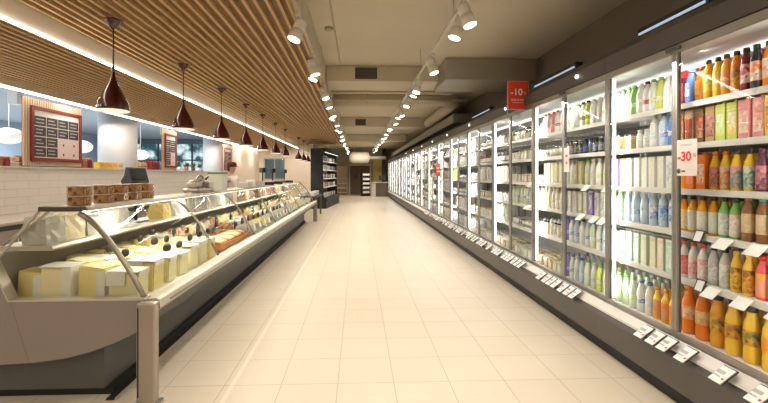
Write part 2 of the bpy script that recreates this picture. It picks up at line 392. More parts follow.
# ------------------------------------------------------------------ ceiling services
def duct(name, label, cat, boxes, m=M_duct, extra=None):
    f = MB()
    for b in boxes: f.rbox(*b, .012)
    o = tag(f.build(name, m), label, cat); return o
def grille(x0, x1, y, z0, z1, parent):
    f = MB(); f.box(x0, x1, y-.012, y-.001, z0, z1, 0)
    n = 7
    for i in range(n): 
        zz = z0+.02+(z1-z0-.04)*i/(n-1); f.box(x0+.015, x1-.015, y-.020, y-.0121, zz-.006, zz+.006, 1)
    f.build('grille', [mat('grille_dark', (.035,.03,.028), .6), mat('grille_slat', (.09,.08,.07), .5)], parent)
d1 = duct('air_duct', 'beige ceiling air duct crossing the aisle with a dark vent, nearest one', 'duct', [(-.57,1.45,7.30,8.10,3.12,3.395)])
grille(-.05, .34, 7.30, 3.16, 3.36, d1)
duct('duct_box', 'wide grey duct box under the ceiling above the fridge doors', 'duct', [(1.452,2.99,6.75,7.75,3.03,3.395)], M_ductd)
d2 = duct('air_duct', 'beige ceiling air duct with a small dark vent, second one down the aisle', 'duct', [(-.57,2.3,13.8,14.5,3.07,3.395)])
grille(-.09, .26, 13.8, 3.12, 3.33, d2)
d3 = duct('air_duct', 'beige ceiling air duct crossing far down the aisle, third one', 'duct', [(-.57,2.3,19.6,20.3,3.07,3.395)])
f = MB(); f.tube([(-.57,9.6,3.20),(1.9,9.6,3.20),(2.12,9.66,3.20),(2.28,9.8,3.20),(2.35,10.05,3.2),(2.35,13.75,3.2)], .14, 20)
for x in (.2, 1.2): f.tube([(x,9.6,3.20),(x+.03,9.6,3.20)], .144, 20)
tag(f.build('round_duct', M_duct), 'round beige ventilation pipe crossing the aisle and bending along the fridges', 'duct')
f = MB(); f.tube([(-.57,8.55,3.18),(2.4,8.55,3.18)], .028, 10); tag(f.build('pipe', M_duct), 'thin beige pipe crossing the ceiling, higher of the two', 'pipe')
f = MB(); f.tube([(-.57,9.0,3.10),(2.4,9.0,3.10)], .035, 10); tag(f.build('pipe', M_duct), 'thin beige pipe crossing the ceiling, just before the round duct', 'pipe')
f = MB(); f.tube([(1.30,8.12,3.34),(1.30,9.40,3.34)], .05, 10); f.tube([(1.55,7.77,3.34),(1.55,9.40,3.34)], .035, 10); tag(f.build('pipe_pair', M_duct), 'two pipes running along the ceiling behind the duct box', 'pipe')
f = MB(); f.rbox(2.45, 2.99, 10.5, 30, 2.80, 3.04, .02); tag(f.build('wall_duct', M_ductd), 'long dark grey duct running above the far fridges', 'duct')
f = MB(); f.tube([(-.31,-2,3.388),(-.31,7.2,3.388)], .010, 8); tag(f.build('conduit', M_duct), 'thin conduit running along the concrete ceiling', 'pipe')
t = thing('smoke_detector', 'small round detector on the concrete ceiling beside the conduit', 'detector', (-.385, 5.45, ZC))
f = MB(); f.lathe([(0,-.045),(.03,-.045),(.05,-.03),(.055,-.001),(0,-.001)], 20); f.build('housing', M_duct, t)
# linear lamps on the wall over the fridges
M_tube = mat('bluish_tube', (.8,.9,1), .4, emit=.55, ecol=(.52,.68,.92))
for i, (y0, y1) in enumerate(((3.28,4.15),(5.35,6.65),(8.9,10.3),(12.6,14.2))):
    t = thing('wall_light', 'bluish linear light on the dark wall over the fridges, %s from the camera' % ORD[i], 'light', (2.999,(y0+y1)/2,2.86), 0, 'bluish wall lights')
    h = (y1-y0)/2
    f = MB(); f.rbox(-.10,-.001,-h,h,-.07,.10,.006); f.build('housing', mat('lamp_housing', (.03,.033,.04), .4), t)
    f = MB(); f.rbox(-.112,-.1005,-h+.03,h-.03,.025,.05,.004); f.build('tube', M_tube, t)
    f = MB(); f.rbox(-.112,-.1005,-h+.03,h-.03,-.05,-.02,.004); f.build('reflector', mat('blue_reflector', (.06,.12,.22), .25, .6), t)

# ------------------------------------------------------------------ fridge cabinets
UL, DW, DX = 1.46, .73, 2.08
UY0 = 1.88
NU = 18
SHELF_Z = [1.925, 1.655, 1.355, 1.07, .76]
DECK = .375
M_rail = mat('price_rail', (.66,.63,.58), .45)
M_holder = mat('tag_holder', (.03,.03,.032), .5)
M_canopy = mat('canopy_brown', (.085,.075,.065), .5, .2, noise=.06, nscale=2)
M_bumper = mat('bumper_dark', (.075,.066,.058), .38, noise=.08, nscale=4)
M_shelf = mat('shelf_white', (.84,.84,.82), .45)
M_seal = mat('door_gasket', (.10,.10,.10), .6)
def mesh_of(fn, name, mats):
    f = MB(); fn(f); return f.mesh(name, mats)
def carcass(f):
    f.box(.80,.84,-.728,.728,.10,2.30,2); f.box(.06,.80,-.728,.728,2.27,2.30,0); f.box(.03,.80,-.728,.728,.34,DECK,0)
    f.box(.0,.80,-.728,.728,.10,.339,1)
def canopy(f):
    f.prism([(-.015,2.302),(.84,2.302),(.84,2.52),(.10,2.52),(-.03,2.42)], -.728, .728)
def plinth(f):
    f.prism([(-.012,.36),(-.085,.335),(-.105,.30),(-.11,.13),(-.09,.10),(-.002,.10),(-.002,.36)], -.729, .729, mi=0)
    f.box(-.05,.80,-.729,.729,0,.099,1)
def rail(f): f.prism([(-.02,.392),(-.084,.352),(-.088,.337),(-.02,.377)], -.728, .728)
def door(f):
    t0, t1 = -.011, .011; h = DW/2-.001
    f.rbox(t0,t1,-h,-h+.021,.395,2.298,.004); f.rbox(t0,t1,h-.021,h,.395,2.298,.004)
    f.rbox(t0,t1,-h+.0211,h-.0211,.395,.43,.004); f.rbox(t0,t1,-h+.0211,h-.0211,2.245,2.298,.004)
    f.box(t1,t1+.006,-h+.012,-h+.024,.41,2.28,1); f.box(t1,t1+.006,h-.024,h-.012,.41,2.28,1)
def pane(f): h = DW/2-.0205; f.box(-.004,.004,-h,h,.4295,2.2455)
def shelfm(f):
    f.box(.10,.70,-.728,.728,-.022,0,0); f.prism([(.085,-.034),(.0995,-.034),(.0995,.004),(.092,.004)],-.728,.728,mi=1)
    for y in (-.70,-.0,.70): f.box(.3,.79,y-.004,y+.004,-.06,-.0221,0)
def ledv(f):
    f.box(.030,.044,-.009,.009,.44,2.24)
def endp(f): f.box(.05,.80,-.006,.006,DECK,2.27)
def ledh(f): f.box(.40,.42,-.715,.715,2.238,2.262)
def hinge(f): f.rbox(-.024,-.0115,-.06,.06,2.262,2.285,.003)
ME = {'body': mesh_of(carcass,'cabinet_body',[M_inner,M_kick,mat('cooler_back_shaded', (.42,.42,.41), .5)]), 'canopy': mesh_of(canopy,'canopy',M_canopy), 'plinth': mesh_of(plinth,'plinth',[M_bumper,M_kick]),  # back panel greyed to stand in for shade behind the stock
      'rail': mesh_of(rail,'price_rail',M_rail), 'door': mesh_of(door,'door',[M_alu,M_seal]), 'pane': mesh_of(pane,'glass_pane',M_dglass),
      'shelf': mesh_of(shelfm,'shelf',[M_shelf,M_rail]), 'ledv': mesh_of(ledv,'led_strip',M_ledc), 'endp': mesh_of(endp,'end_panel',M_inner), 'ledh': mesh_of(ledh,'led_bar',mat('led_bar_soft', (1,1,1), .5, emit=1.3, ecol=(1,.97,.92))), 'hinge': mesh_of(hinge,'hinge_plate',M_seal)}
def tagm(f):      # sloped price card on the plinth rail
    f.prism([(-.060,.402),(-.150,.338),(-.153,.342),(-.063,.406)],-.043,.043,mi=0)
    f.prism([(-.070,.4015),(-.160,.3375),(-.163,.3415),(-.073,.4055)],-.037,.037,mi=1)
    f.prism([(-.100,.3885),(-.118,.3757),(-.1186,.3765),(-.1006,.3893)],-.012,.036,mi=2)
    f.prism([(-.134,.3643),(-.144,.3572),(-.1446,.358),(-.1346,.3651)],-.032,-.020,mi=3)
    f.prism([(-.130,.3672),(-.137,.3622),(-.1376,.363),(-.1306,.368)],-.006,.034,mi=2)
ME['tag'] = mesh_of(tagm,'price_tag',[M_holder,M_card,mat('tag_grey',(.45,.42,.42),.7),M_redink])
def stagm(f):     # small card hanging on a shelf lip
    f.prism([(.088,.000),(.030,-.055),(.027,-.052),(.085,.003)],-.045,.045,mi=0)
    f.prism([(.083,-.0015),(.027,-.0545),(.0255,-.053),(.0815,0)],-.041,.041,mi=1)
    f.prism([(.066,-.0165),(.050,-.0317),(.0493,-.031),(.0653,-.0158)],-.014,.028,mi=2)
ME['stag'] = mesh_of(stagm,'shelf_tag',[M_card,M_card,mat('tag_grey',(.45,.42,.42),.7)])
def ftagm(f):     # black framed card
    f.prism([(.088,.03),(.058,-.045),(.054,-.043),(.084,.032)],-.036,.036,mi=0)
    f.prism([(.0815,.024),(.0555,-.037),(.0535,-.036),(.0795,.025)],-.026,.026,mi=1)
ME['ftag'] = mesh_of(ftagm,'framed_tag',[M_holder,M_card])
def lampm(f): f.lathe([(0,0),(.019,0),(.019,.012),(0,.016)],14,M=Matrix.Rotation(-PI/2,3,'Y'))
ME['lamp'] = mesh_of(lampm,'canopy_lamp',mat('lamp_white',(1,1,1),.4,emit=4,ecol=(1,.93,.8)))
rng = random.Random(5)
CL_Y = {1:-.31, 2:.09, 3:.49, 5:-.55, 6:-.15, 7:.25, 9:-.6, 10:.2}
tags_near = {0:[.14,.03,-.07,-.22,-.47,-.675], 1:[-.42,-.32,-.21,-.07,.03,.13,.26], 2:[-.66,-.55,-.44,-.30,-.2,-.1,.1,.2,.3,.55]}
stag_y = {0:{3:[-.66,-.48,-.28],4:[-.60,-.40,-.20],2:[]}, 1:{3:[-.55,-.42,-.2],2:[-.3,-.62]}, 2:{2:[-.5,-.6],3:[-.66,-.5,-.58,-.4]}}
ftag_y = {0:{3:[-.10],4:[-.11]}}
for k in range(NU):
    yc = UY0 + UL*(k+.5)
    t = thing('fridge_cabinet', 'tall glass-door fridge cabinet along the right side, %s from the camera' % ORD[k], 'fridge', (DX, yc, 0), 0, 'glass-door fridge cabinets')
    for nm, key in ((('end_panel','endp'),) if k in (0, NU-1) else ()): link(nm, ME[key], t, (0, -.722 if k == 0 else .722, 0))
    for nm, key in (('cabinet_body','body'),('canopy','canopy'),('plinth','plinth'),('price_rail','rail')): link(nm, ME[key], t)
    for j, s in enumerate((-1, 1)):
        d = link('door', ME['door'], t, (0, s*DW/2, 0)); link('glass_pane', ME['pane'], d)
    if k < 3: link('hinge_plate', ME['hinge'], t)
    for j, z in enumerate(SHELF_Z):
        sh = link('shelf', ME['shelf'], t, (0,0,z))
        if k == 0 or k < 3:
            for y in stag_y.get(k,{}).get(j,[]): link('price_tag', ME['stag'], sh, (0,y,0))
            for y in ftag_y.get(k,{}).get(j,[]): link('framed_tag', ME['ftag'], sh, (0,y,0))
    for y in (-.70, .70): link('led_strip', ME['ledv'], t, (0,y,0))
    link('led_bar', ME['ledh'], t)
    if k in CL_Y: link('canopy_lamp', ME['lamp'], t, (-.030, CL_Y[k], 2.37))
    ys = tags_near.get(k) or ([-.65+.11*i+rng.uniform(-.02,.02) for i in range(12) if rng.random() > .25] if k < 7 else [])
    for y in ys: link('price_tag', ME['tag'], t, (0,y,0))
    e = 1.0 if k < 6 else 1.0
    for y, sx in ((.69,-1),(-.69,1)):
        light('led_glow', 'AREA', (.075, y, 1.34), 3.0*e, (1,.97,.92), aim((.75,sx*.66,0)), t, shape='RECTANGLE', size=1.75, size_y=.03).rotation_euler = (Vector((.75,sx*.66,0)).to_track_quat('-Z','X')).to_euler()
    light('led_glow', 'AREA', (.09, 0, 2.232), 9.0*e, (1,.97,.92), aim((.45,0,-1)), t, shape='RECTANGLE', size=.03, size_y=1.35)

# ------------------------------------------------------------------ products
COL = dict(white=(.84,.84,.80), cream=(.80,.72,.52), beige=(.66,.52,.36), tan=(.60,.40,.20), yellow=(.88,.55,.045), amber=(.85,.38,.02), orange=(.86,.23,.015), red=(.58,.02,.025),
           pink=(.80,.32,.32), maroon=(.22,.02,.04), brown=(.26,.11,.04), purple=(.13,.035,.08), violet=(.30,.22,.55), blue=(.12,.25,.62), lightblue=(.60,.73,.85), green=(.24,.52,.14),
           lime=(.64,.71,.16), palegreen=(.70,.79,.60), dark=(.035,.035,.04), grey=(.50,.50,.50), black=(.015,.015,.017), teal=(.05,.28,.24), silver=(.6,.6,.6), darkgreen=(.04,.16,.07), rose=(.75,.10,.10), mint=(.55,.75,.6))
WORD = dict(lightblue='light blue', palegreen='pale green', darkgreen='dark green')
def W(c): return WORD.get(c, c)
def pm(c, r=.35): return mat('pack_'+c, COL[c], r, coat=.2)
def printm(c, c2, scale=55):   # a printed label: two of the pack's own colours in small blotches
    n = 'print_%s_%s' % (c, c2)
    return MATS.get(n) or foodmat(n, COL[c], COL[c2], scale, .45, 0)
PM = {}
SEG = 14
def pack(kind, body, cap=None, lab=None, lab2=None):
    key = (kind, body, cap, lab, lab2)
    if key in PM: return PM[key]
    b, c, l = MB(), MB(), MB(); name = ''; w = .07; cn = 'cap'
    mb = pm(body, .22)
    if kind == 'juice':      # round shouldered juice bottle
        name, w = 'juice_bottle', .074
        b.lathe([(0,0),(.031,0),(.034,.006),(.034,.135),(.031,.150),(.019,.178),(.0165,.188),(.0165,.198),(0,.198)], SEG)
        c.lathe([(.0185,.1985),(.0185,.218),(.017,.221),(0,.221)], SEG)
        l.lathe([(.0344,.014),(.0347,.015),(.0347,.132),(.0344,.133)], SEG)
    elif kind == 'tall':     # tall slim bottle with a dark cap
        name, w = 'juice_bottle', .076
        b.lathe([(0,0),(.032,0),(.035,.006),(.035,.165),(.030,.19),(.020,.212),(.018,.222),(.018,.228),(0,.228)], SEG)
        c.lathe([(.020,.2285),(.020,.252),(.018,.255),(0,.255)], SEG)
        l.lathe([(.0354,.05),(.0357,.051),(.0357,.158),(.0354,.159)], SEG)
    elif kind == 'big':      # big squat-necked juice bottle
        name, w = 'juice_bottle', .098
        b.lathe([(0,0),(.041,0),(.046,.008),(.046,.06),(.043,.075),(.046,.09),(.046,.165),(.042,.19),(.031,.215),(.026,.232),(.026,.246),(0,.246)], SEG+4)
        c.lathe([(.030,.2465),(.031,.272),(.028,.277),(0,.277)], SEG+4)
        l.lathe([(.0464,.085),(.0467,.088),(.0467,.155),(.0464,.158)], SEG+4)
    elif kind == 'milk':     # milk bottle with a waist and a cap
        name, w = 'milk_bottle', .082
        b.lathe([(0,0),(.034,0),(.038,.006),(.038,.055),(.035,.07),(.035,.10),(.038,.115),(.038,.15),(.030,.185),(.019,.212),(.018,.225),(0,.225)], SEG)
        c.lathe([(.021,.2255),(.021,.245),(.019,.248),(0,.248)], SEG)
        l.lathe([(.0354,.07),(.0362,.072),(.0362,.104),(.0354,.106)], SEG)
    elif kind == 'small':    # small drink bottle
        name, w = 'yogurt_drink', .060
        b.lathe([(0,0),(.025,0),(.028,.005),(.028,.09),(.020,.115),(.016,.122),(.016,.132),(0,.132)], SEG)
        c.lathe([(.019,.1325),(.019,.148),(0,.149)], SEG)
        l.lathe([(.0284,.02),(.0287,.021),(.0287,.08),(.0284,.081)], SEG)
    elif kind == 'gable':    # gable topped carton
        name, w = 'drink_carton', .078; cn = 'gable'
        b.box(-.034,.034,-.034,.034,0,.185)
        l.box(-.0347,-.0342,-.029,.029,.03,.15)
        c.prism([(-.034,.1851),(.034,.1851),(.003,.225),(.003,.240),(-.003,.240),(-.003,.225)],-.034,.034,'Y')
    elif kind == 'brick':    # flat topped carton
        name, w = 'drink_carton', .078; cn = 'cap'
        b.box(-.034,.034,-.036,.036,0,.225)
        l.box(-.0347,-.0342,-.030,.030,.035,.165)
        c.lathe([(.013,.2255),(.013,.240),(0,.240)], 10)
    elif kind == 'slim':
        name, w = 'milk_carton', .072; cn = 'lid'
        b.box(-.04,.04,-.033,.033,0,.215)
        l.box(-.0407,-.0402,-.024,.024,.03,.19)
        c.box(-.04,.04,-.033,.033,.2151,.23)
    elif kind == 'tub':
        name, w = 'yogurt_tub', .092; cn = 'lid'
        b.lathe([(0,0),(.034,0),(.041,.085),(0,.085)], SEG)
        c.lathe([(.043,.0852),(.043,.092),(0,.093)], SEG)
        l.lathe([(.0365,.02),(.0368,.02),(.0406,.072),(.0403,.072)], SEG)
    elif kind == 'box':
        name, w = 'dairy_box', .085; cn = 'lid'
        b.box(-.045,.045,-.040,.040,0,.10)
        l.box(-.0457,-.0452,-.034,.034,.015,.08)
        c.box(-.046,.046,-.041,.041,.1002,.108)
    elif kind == 'pouch':
        name, w = 'drink_pouch', .085; cn = 'cap'
        b.add(*_pouch()); 
        l.box(-.034,-.0332,-.022,.022,.05,.14)
        c.lathe([(.012,.205),(.012,.228),(0,.229)], 10)
    bm_ = b.mesh(name, mb)
    cm = c.mesh(cn, pm(cap or body, .3))
    lm = l.mesh('label', printm(lab, lab2) if lab2 else pm(lab or body, .45))
    PM[key] = (name, w, bm_, cm, lm, cn)
    return PM[key]
def _pouch():
    vs = []; fs = []; n = 12
    for (z, rx, ry) in ((0,.030,.034),(.02,.034,.038),(.10,.033,.038),(.16,.020,.037),(.195,.008,.030),(.205,.006,.014)):
        for k in range(n):
            a = 2*PI*k/n; vs.append((rx*math.copysign(abs(math.cos(a))**.7, math.cos(a)), ry*math.copysign(abs(math.sin(a))**.7, math.sin(a)), z))
    for i in range(5):
        for k in range(n): fs.append((i*n+k, i*n+(k+1)%n, (i+1)*n+(k+1)%n, (i+1)*n+k))
    fs.append(list(range(n))[::-1]); fs.append(list(range(5*n,6*n)))
    return vs, fs, 0, True
NOUN = dict(juice='juice bottle', tall='tall juice bottle', big='large juice bottle', milk='milk bottle', small='small yogurt drink', gable='gable-top carton', brick='drink carton', slim='slim milk carton',
            tub='yogurt tub', box='dairy box', pouch='drink pouch')
CAT = dict(juice='bottle', tall='bottle', big='bottle', milk='bottle', small='bottle', gable='carton', brick='carton', slim='carton', tub='tub', box='box', pouch='pouch')
SHN = ['top shelf', 'second shelf', 'third shelf', 'fourth shelf', 'fifth shelf', 'bottom deck']
count = {}
SPAN = 1.075
def stock(dno, sh, items):
    """items are listed from the left (far end of the door) to the right"""
    y1 = SPAN*(UY0 + DW*(dno+1)) - .040; y0 = SPAN*(UY0 + DW*dno) - .032
    z = (SHELF_Z + [DECK])[sh] + .001
    ps = [pack(*it) for it in items]
    ws = [p[1]*.9 for p in ps]; tot = sum(ws); gap = max(0.0, (y1-y0-tot)/len(ps)); sc = min(1.0, (y1-y0)/tot)
    y = y1
    for i, (it, p) in enumerate(zip(items, ps)):
        w = p[1]*.9*sc + gap
        yc = y - w/2; y -= w
        o = link(p[0], p[2], None, (DX + .155 + (.02 if it[0] == 'big' else 0) + rng.uniform(-.004,.006), yc, z), 0 if it[0] not in ('juice','tall') else rng.uniform(-.5,.5))
        o.scale = (.9*sc, .9*sc, {'big':1.18,'juice':1.09}.get(it[0], 1))
        link(p[5], p[3], o); 
        if it[3] or dno < 3: link('label', p[4], o)
        look = W(it[1])
        if it[3] and it[3] != it[1]: look += '-and-' + W(it[3]).replace(' ','-')
        tagw = '%s %s' % (look, NOUN[it[0]])
        tag(o, '%s, %s from left, %s, %s fridge door' % (tagw, ORD[i], SHN[sh], ('nearest' if dno == 0 else ORD[dno]+'-nearest')), CAT[it[0]],
            '%ss on the %s behind fridge door %s' % (NOUN[it[0]], SHN[sh], ORD[dno]))
        count[CAT[it[0]]] = count.get(CAT[it[0]], 0) + 1
        if dno < ND: second_row(it, yc, z, sc)
    return
ND = 9; mass = {}
HG = dict(juice=.22, tall=.25, big=.27, milk=.245, small=.148, gable=.23, brick=.23, slim=.23, tub=.092, box=.107, pouch=.22)
def lump(kind, col, x, y, z, r):
    f, cols = mass.setdefault(CAT[kind], (MB(), []))
    if col not in cols: cols.append(col)
    mi = cols.index(col); hgt = HG[kind]
    if CAT[kind] == 'bottle': f.lathe([(0,0),(r,0),(r,hgt*.65),(r*.5,hgt*.88),(r*.5,hgt),(0,hgt)], 8, (x,y,z), mi)
    elif kind == 'tub': f.lathe([(0,0),(r*.85,0),(r,hgt*.93),(r*1.05,hgt*.94),(r*1.05,hgt),(0,hgt)], 8, (x,y,z), mi)
    else: f.box(x-.034,x+.034,y-r,y+r,z,z+hgt,mi)
def second_row(it, y, z, sc):
    r = {'big':.044,'small':.027,'tub':.04,'box':.04}.get(it[0], .034)*sc
    for q in (1, 2): lump('carton' if False else ('brick' if it[0] == 'pouch' else it[0]), it[1], DX+.170+.098*q, y, z, r)
J = lambda k, b, c, l=None, l2=None: (k, b, c, l, l2)
# nearest door
stock(0,0,[J('gable','maroon','red','maroon','rose'), J('pouch','blue','blue','white','blue'), J('pouch','orange','red','yellow','orange'), J('tall','amber','dark','yellow','green'), J('tall','yellow','dark','yellow','lime'),
           J('tall','amber','dark','tan','orange'), J('tall','orange','dark','amber','brown'), J('tall','maroon','black','white','red'), J('tall','dark','black','white','orange'), J('tall','orange','darkgreen','orange','white'), J('tall','maroon','black','white','red'), J('tall','amber','dark','orange','yellow')])
stock(0,1,[J('brick','brown','brown','tan','red'), J('brick','tan','brown','brown','red'), J('brick','brown','brown','tan','red'), J('brick','tan','red','brown','pink'), J('brick','lime','lime','lime','palegreen'), J('brick','lime','lime','yellow','palegreen'),
           J('brick','pink','yellow','cream','pink'), J('brick','pink','yellow','cream','rose'), J('brick','yellow','yellow','amber','brown'), J('brick','cream','yellow','orange','cream')])
stock(0,2,[J('brick','amber','orange','orange','amber'), J('brick','orange','orange','orange','pink'), J('brick','orange','orange','orange','white'), J('juice','yellow','orange','brown','pink'), J('juice','yellow','orange','orange','cream'), J('juice','yellow','dark','teal','pink'),
           J('juice','yellow','dark','teal','cream'), J('juice','purple','purple','purple','pink'), J('juice','purple','purple','pink','maroon'), J('juice','purple','dark','maroon','white')])
stock(0,3,[J('juice','amber','dark','white','yellow'), J('juice','amber','dark','white','cream'), J('juice','amber','dark','white','cream'), J('juice','amber','dark','white','palegreen'), J('juice','green','dark','white','grey'), J('juice','green','dark','white','beige'),
           J('tall','brown','brown','beige','tan'), J('tall','brown','teal','tan','beige'), J('juice','lime','lime','green','white'), J('juice','lime','lime','white','green')])
stock(0,4,[J('juice','white','rose','pink','rose'), J('juice','white','rose','pink','white'), J('juice','white','rose','white','pink'), J('juice','silver','black','white','grey'), J('juice','silver','black','grey','white'), J('juice','yellow','yellow','yellow','brown'),
           J('juice','yellow','yellow','amber','brown'), J('juice','rose','red','pink','amber'), J('juice','maroon','red','rose','white'), J('juice','amber','dark','yellow','orange')])
stock(0,5,[J('big','orange','orange','orange','cream'), J('big','orange','orange','amber','cream'), J('big','amber','dark','yellow','brown'), J('big','yellow','dark','amber','brown'), J('big','yellow','dark','amber','darkgreen'), J('big','yellow','dark','amber','orange'), J('big','amber','dark','yellow','orange')])
# second door
stock(1,0,[J('milk','white','violet','violet','white'), J('milk','white','violet','white','violet'), J('milk','palegreen','green','palegreen','white'), J('milk','palegreen','green','green','white'), J('milk','green','green','palegreen','green'), J('milk','white','white','palegreen','white'), J('milk','white','maroon','maroon','pink'), J('milk','white','green','lime','white'), J('milk','lime','green','lime','white'), J('milk','white','white','palegreen','white'), J('tall','white','white','white','cream')])
stock(1,1,[J('small','grey','dark','dark','grey'), J('small','grey','dark','grey','brown'), J('box','tan','white','tan','brown'), J('box','tan','white','brown','tan'), J('small','white','white','white','cream'), J('small','white','white','white','grey'), J('milk','white','white','white','lightblue'), J('milk','lightblue','blue','blue','white'), J('milk','blue','lightblue','blue','white')])
stock(1,2,[J('slim','cream','white','yellow','white'), J('slim','violet','violet','violet','white'), J('slim','white','yellow','yellow','white'), J('slim','palegreen','lime','lime','white'), J('slim','white','white','white','palegreen'), J('slim','white','white','palegreen','white'), J('slim','white','white','white','cream'), J('slim','white','cream','cream','white'), J('slim','white','white','white','grey')])
stock(1,3,[J('milk','palegreen','green','green','white'), J('milk','palegreen','green','palegreen','green'), J('milk','lightblue','white','lightblue','white'), J('milk','lightblue','white','blue','white'), J('milk','lightblue','white','lightblue','white'), J('tall','lightblue','white','blue','white'), J('tall','lightblue','white','lightblue','blue'), J('tall','white','white','blue','lightblue')])
stock(1,4,[J('slim','palegreen','green','lime','white'), J('slim','white','dark','green','white'), J('slim','white','palegreen','violet','white'), J('slim','palegreen','white','palegreen','cream'), J('slim','mint','white','white','mint'), J('slim','palegreen','white','cream','palegreen'), J('slim','cream','white','palegreen','cream'), J('slim','cream','white','cream','white'), J('slim','mint','white','white','mint')])
stock(1,5,[J('milk','palegreen','green','white','lime'), J('milk','palegreen','green','lime','white'), J('milk','palegreen','green','green','white'), J('milk','palegreen','green','lime','palegreen'), J('milk','white','blue','blue','white'), J('milk','white','blue','lightblue','white'), J('juice','yellow','amber','orange','tan'), J('juice','yellow','amber','tan','orange'), J('juice','yellow','amber','amber','orange')])
# third and fourth doors
stock(2,0,[J('milk','white','white','grey','white'), J('milk','palegreen','white','palegreen','white'), J('milk','palegreen','green','white','palegreen'), J('milk','white','dark','maroon','lime'), J('milk','lime','dark','lime','maroon'), J('milk','white','white','white','grey'), J('milk','white','white','cream','white'), J('milk','white','grey','white','grey')])
stock(2,1,[J('small','grey','dark','grey','dark')]*1 + [J('small','brown','dark','dark','grey'), J('small','dark','dark','grey','dark'), J('small','dark','grey','dark','grey'), J('small','dark','dark','blue','dark'), J('small','blue','dark','dark','grey'), J('small','dark','dark','grey','blue'), J('small','dark','grey','grey','dark'), J('small','dark','dark','dark','grey')])
stock(2,2,[J('milk','white','cream','white','cream'), J('milk','white','white','cream','white'), J('milk','cream','cream','yellow','white'), J('slim','cream','lime','lime','white'), J('milk','palegreen','green','lime','white'), J('milk','white','white','white','cream'), J('milk','white','white','lime','white'), J('milk','cream','green','white','green')])
stock(2,3,[J('slim','grey','dark','grey','white'), J('slim','white','dark','grey','white'), J('slim','white','dark','white','grey'), J('slim','cream','dark','white','palegreen'), J('slim','white','blue','grey','white'), J('slim','violet','white','violet','white'), J('slim','white','violet','white','violet'), J('slim','palegreen','green','white','violet')])
stock(2,4,[J('milk','violet','blue','white','blue'), J('milk','white','blue','blue','white'), J('milk','lightblue','blue','violet','white'), J('milk','white','dark','lightblue','white'), J('milk','white','violet','blue','white'), J('milk','palegreen','blue','white','palegreen'), J('milk','white','blue','green','white'), J('milk','lightblue','white','white','blue')])
stock(2,5,[J('milk','violet','violet','white','violet'), J('milk','white','violet','blue','white'), J('milk','white','white','palegreen','white'), J('milk','lightblue','blue','white','lightblue'), J('milk','palegreen','green','white','palegreen'), J('milk','white','white','grey','white'), J('milk','lime','green','lime','white'), J('milk','palegreen','green','lime','white')])
stock(3,0,[J('small','white','dark','grey','dark'), J('small','white','dark','dark','white'), J('small','white','grey','grey','white'), J('milk','white','red','red','white'), J('milk','white','red','white','rose'), J('milk','pink','red','rose','white'), J('milk','white','red','red','white'), J('milk','white','white','rose','white')])
stock(3,1,[J('tub','white','white','white','grey'), J('tub','cream','white','cream','white'), J('tub','white','cream','white','grey'), J('tub','white','dark','dark','white'), J('tub','white','cream','cream','white'), J('tub','cream','cream','white','cream'), J('tub','white','white','cream','white')])
stock(3,2,[J('tub','white','white','cream','white'), J('tub','white','grey','grey','white'), J('tub','grey','white','white','grey'), J('slim','cream','lime','lime','cream'), J('slim','cream','cream','lime','cream'), J('slim','palegreen','cream','cream','lime'), J('slim','cream','lime','cream','lime'), J('slim','cream','cream','cream','palegreen')])
stock(3,3,[J('milk','grey','dark','white','dark'), J('milk','grey','dark','grey','white'), J('milk','white','dark','grey','white'), J('milk','cream','white','white','grey'), J('milk','cream','lime','cream','lime'), J('milk','white','cream','lime','cream'), J('milk','cream','cream','white','cream'), J('milk','white','lime','cream','white')])
stock(3,4,[J('small','white','dark','grey','white'), J('small','grey','dark','white','grey'), J('small','white','dark','white','tan'), J('small','cream','dark','tan','white'), J('small','white','dark','cream','white'), J('small','cream','grey','white','tan'), J('small','white','dark','grey','cream'), J('small','cream','dark','cream','white'), J('small','white','grey','tan','white')])
stock(3,5,[J('box','tan','cream','tan','cream'), J('box','cream','tan','cream','tan'), J('box','beige','cream','beige','cream'), J('box','cream','cream','tan','cream'), J('box','beige','tan','cream','beige'), J('box','cream','cream','palegreen','cream'), J('box','palegreen','cream','palegreen','cream')])
themes = [('milk',['white','grey','lightblue','white','cream'],['dark','grey','white','blue']), ('tub',['white','cream','white','grey'],['white','grey','cream','dark']), ('small',['white','grey','dark','white','brown'],['dark','dark','grey']),
          ('slim',['white','cream','palegreen','white','grey'],['white','dark','grey']), ('box',['cream','white','beige','tan'],['white','cream']), ('milk',['white','white','grey','palegreen','lime'],['grey','dark','white'])]
def rand_row(dno, sh, r):
    kd, cols, caps = themes[(dno*5 + sh*7 + r.randrange(2)) % 6] if sh < 5 else (themes[4] if dno < 7 else themes[0])
    c0 = r.choice(cols); n = {'milk':8,'tub':7,'small':10,'slim':9,'box':7}[kd]
    its = []
    for i in range(n):
        if r.random() < .35: c0 = r.choice(cols)
        its.append(J(kd, c0, r.choice(caps), r.choice(['grey','white','cream','dark' if r.random()<.4 else 'white','tan' if r.random()<.3 else 'grey']), r.choice(['white','grey','cream'])))
    return its
rr = random.Random(21)
for dno in range(4, ND):
    for sh in range(6): stock(dno, sh, rand_row(dno, sh, rr))
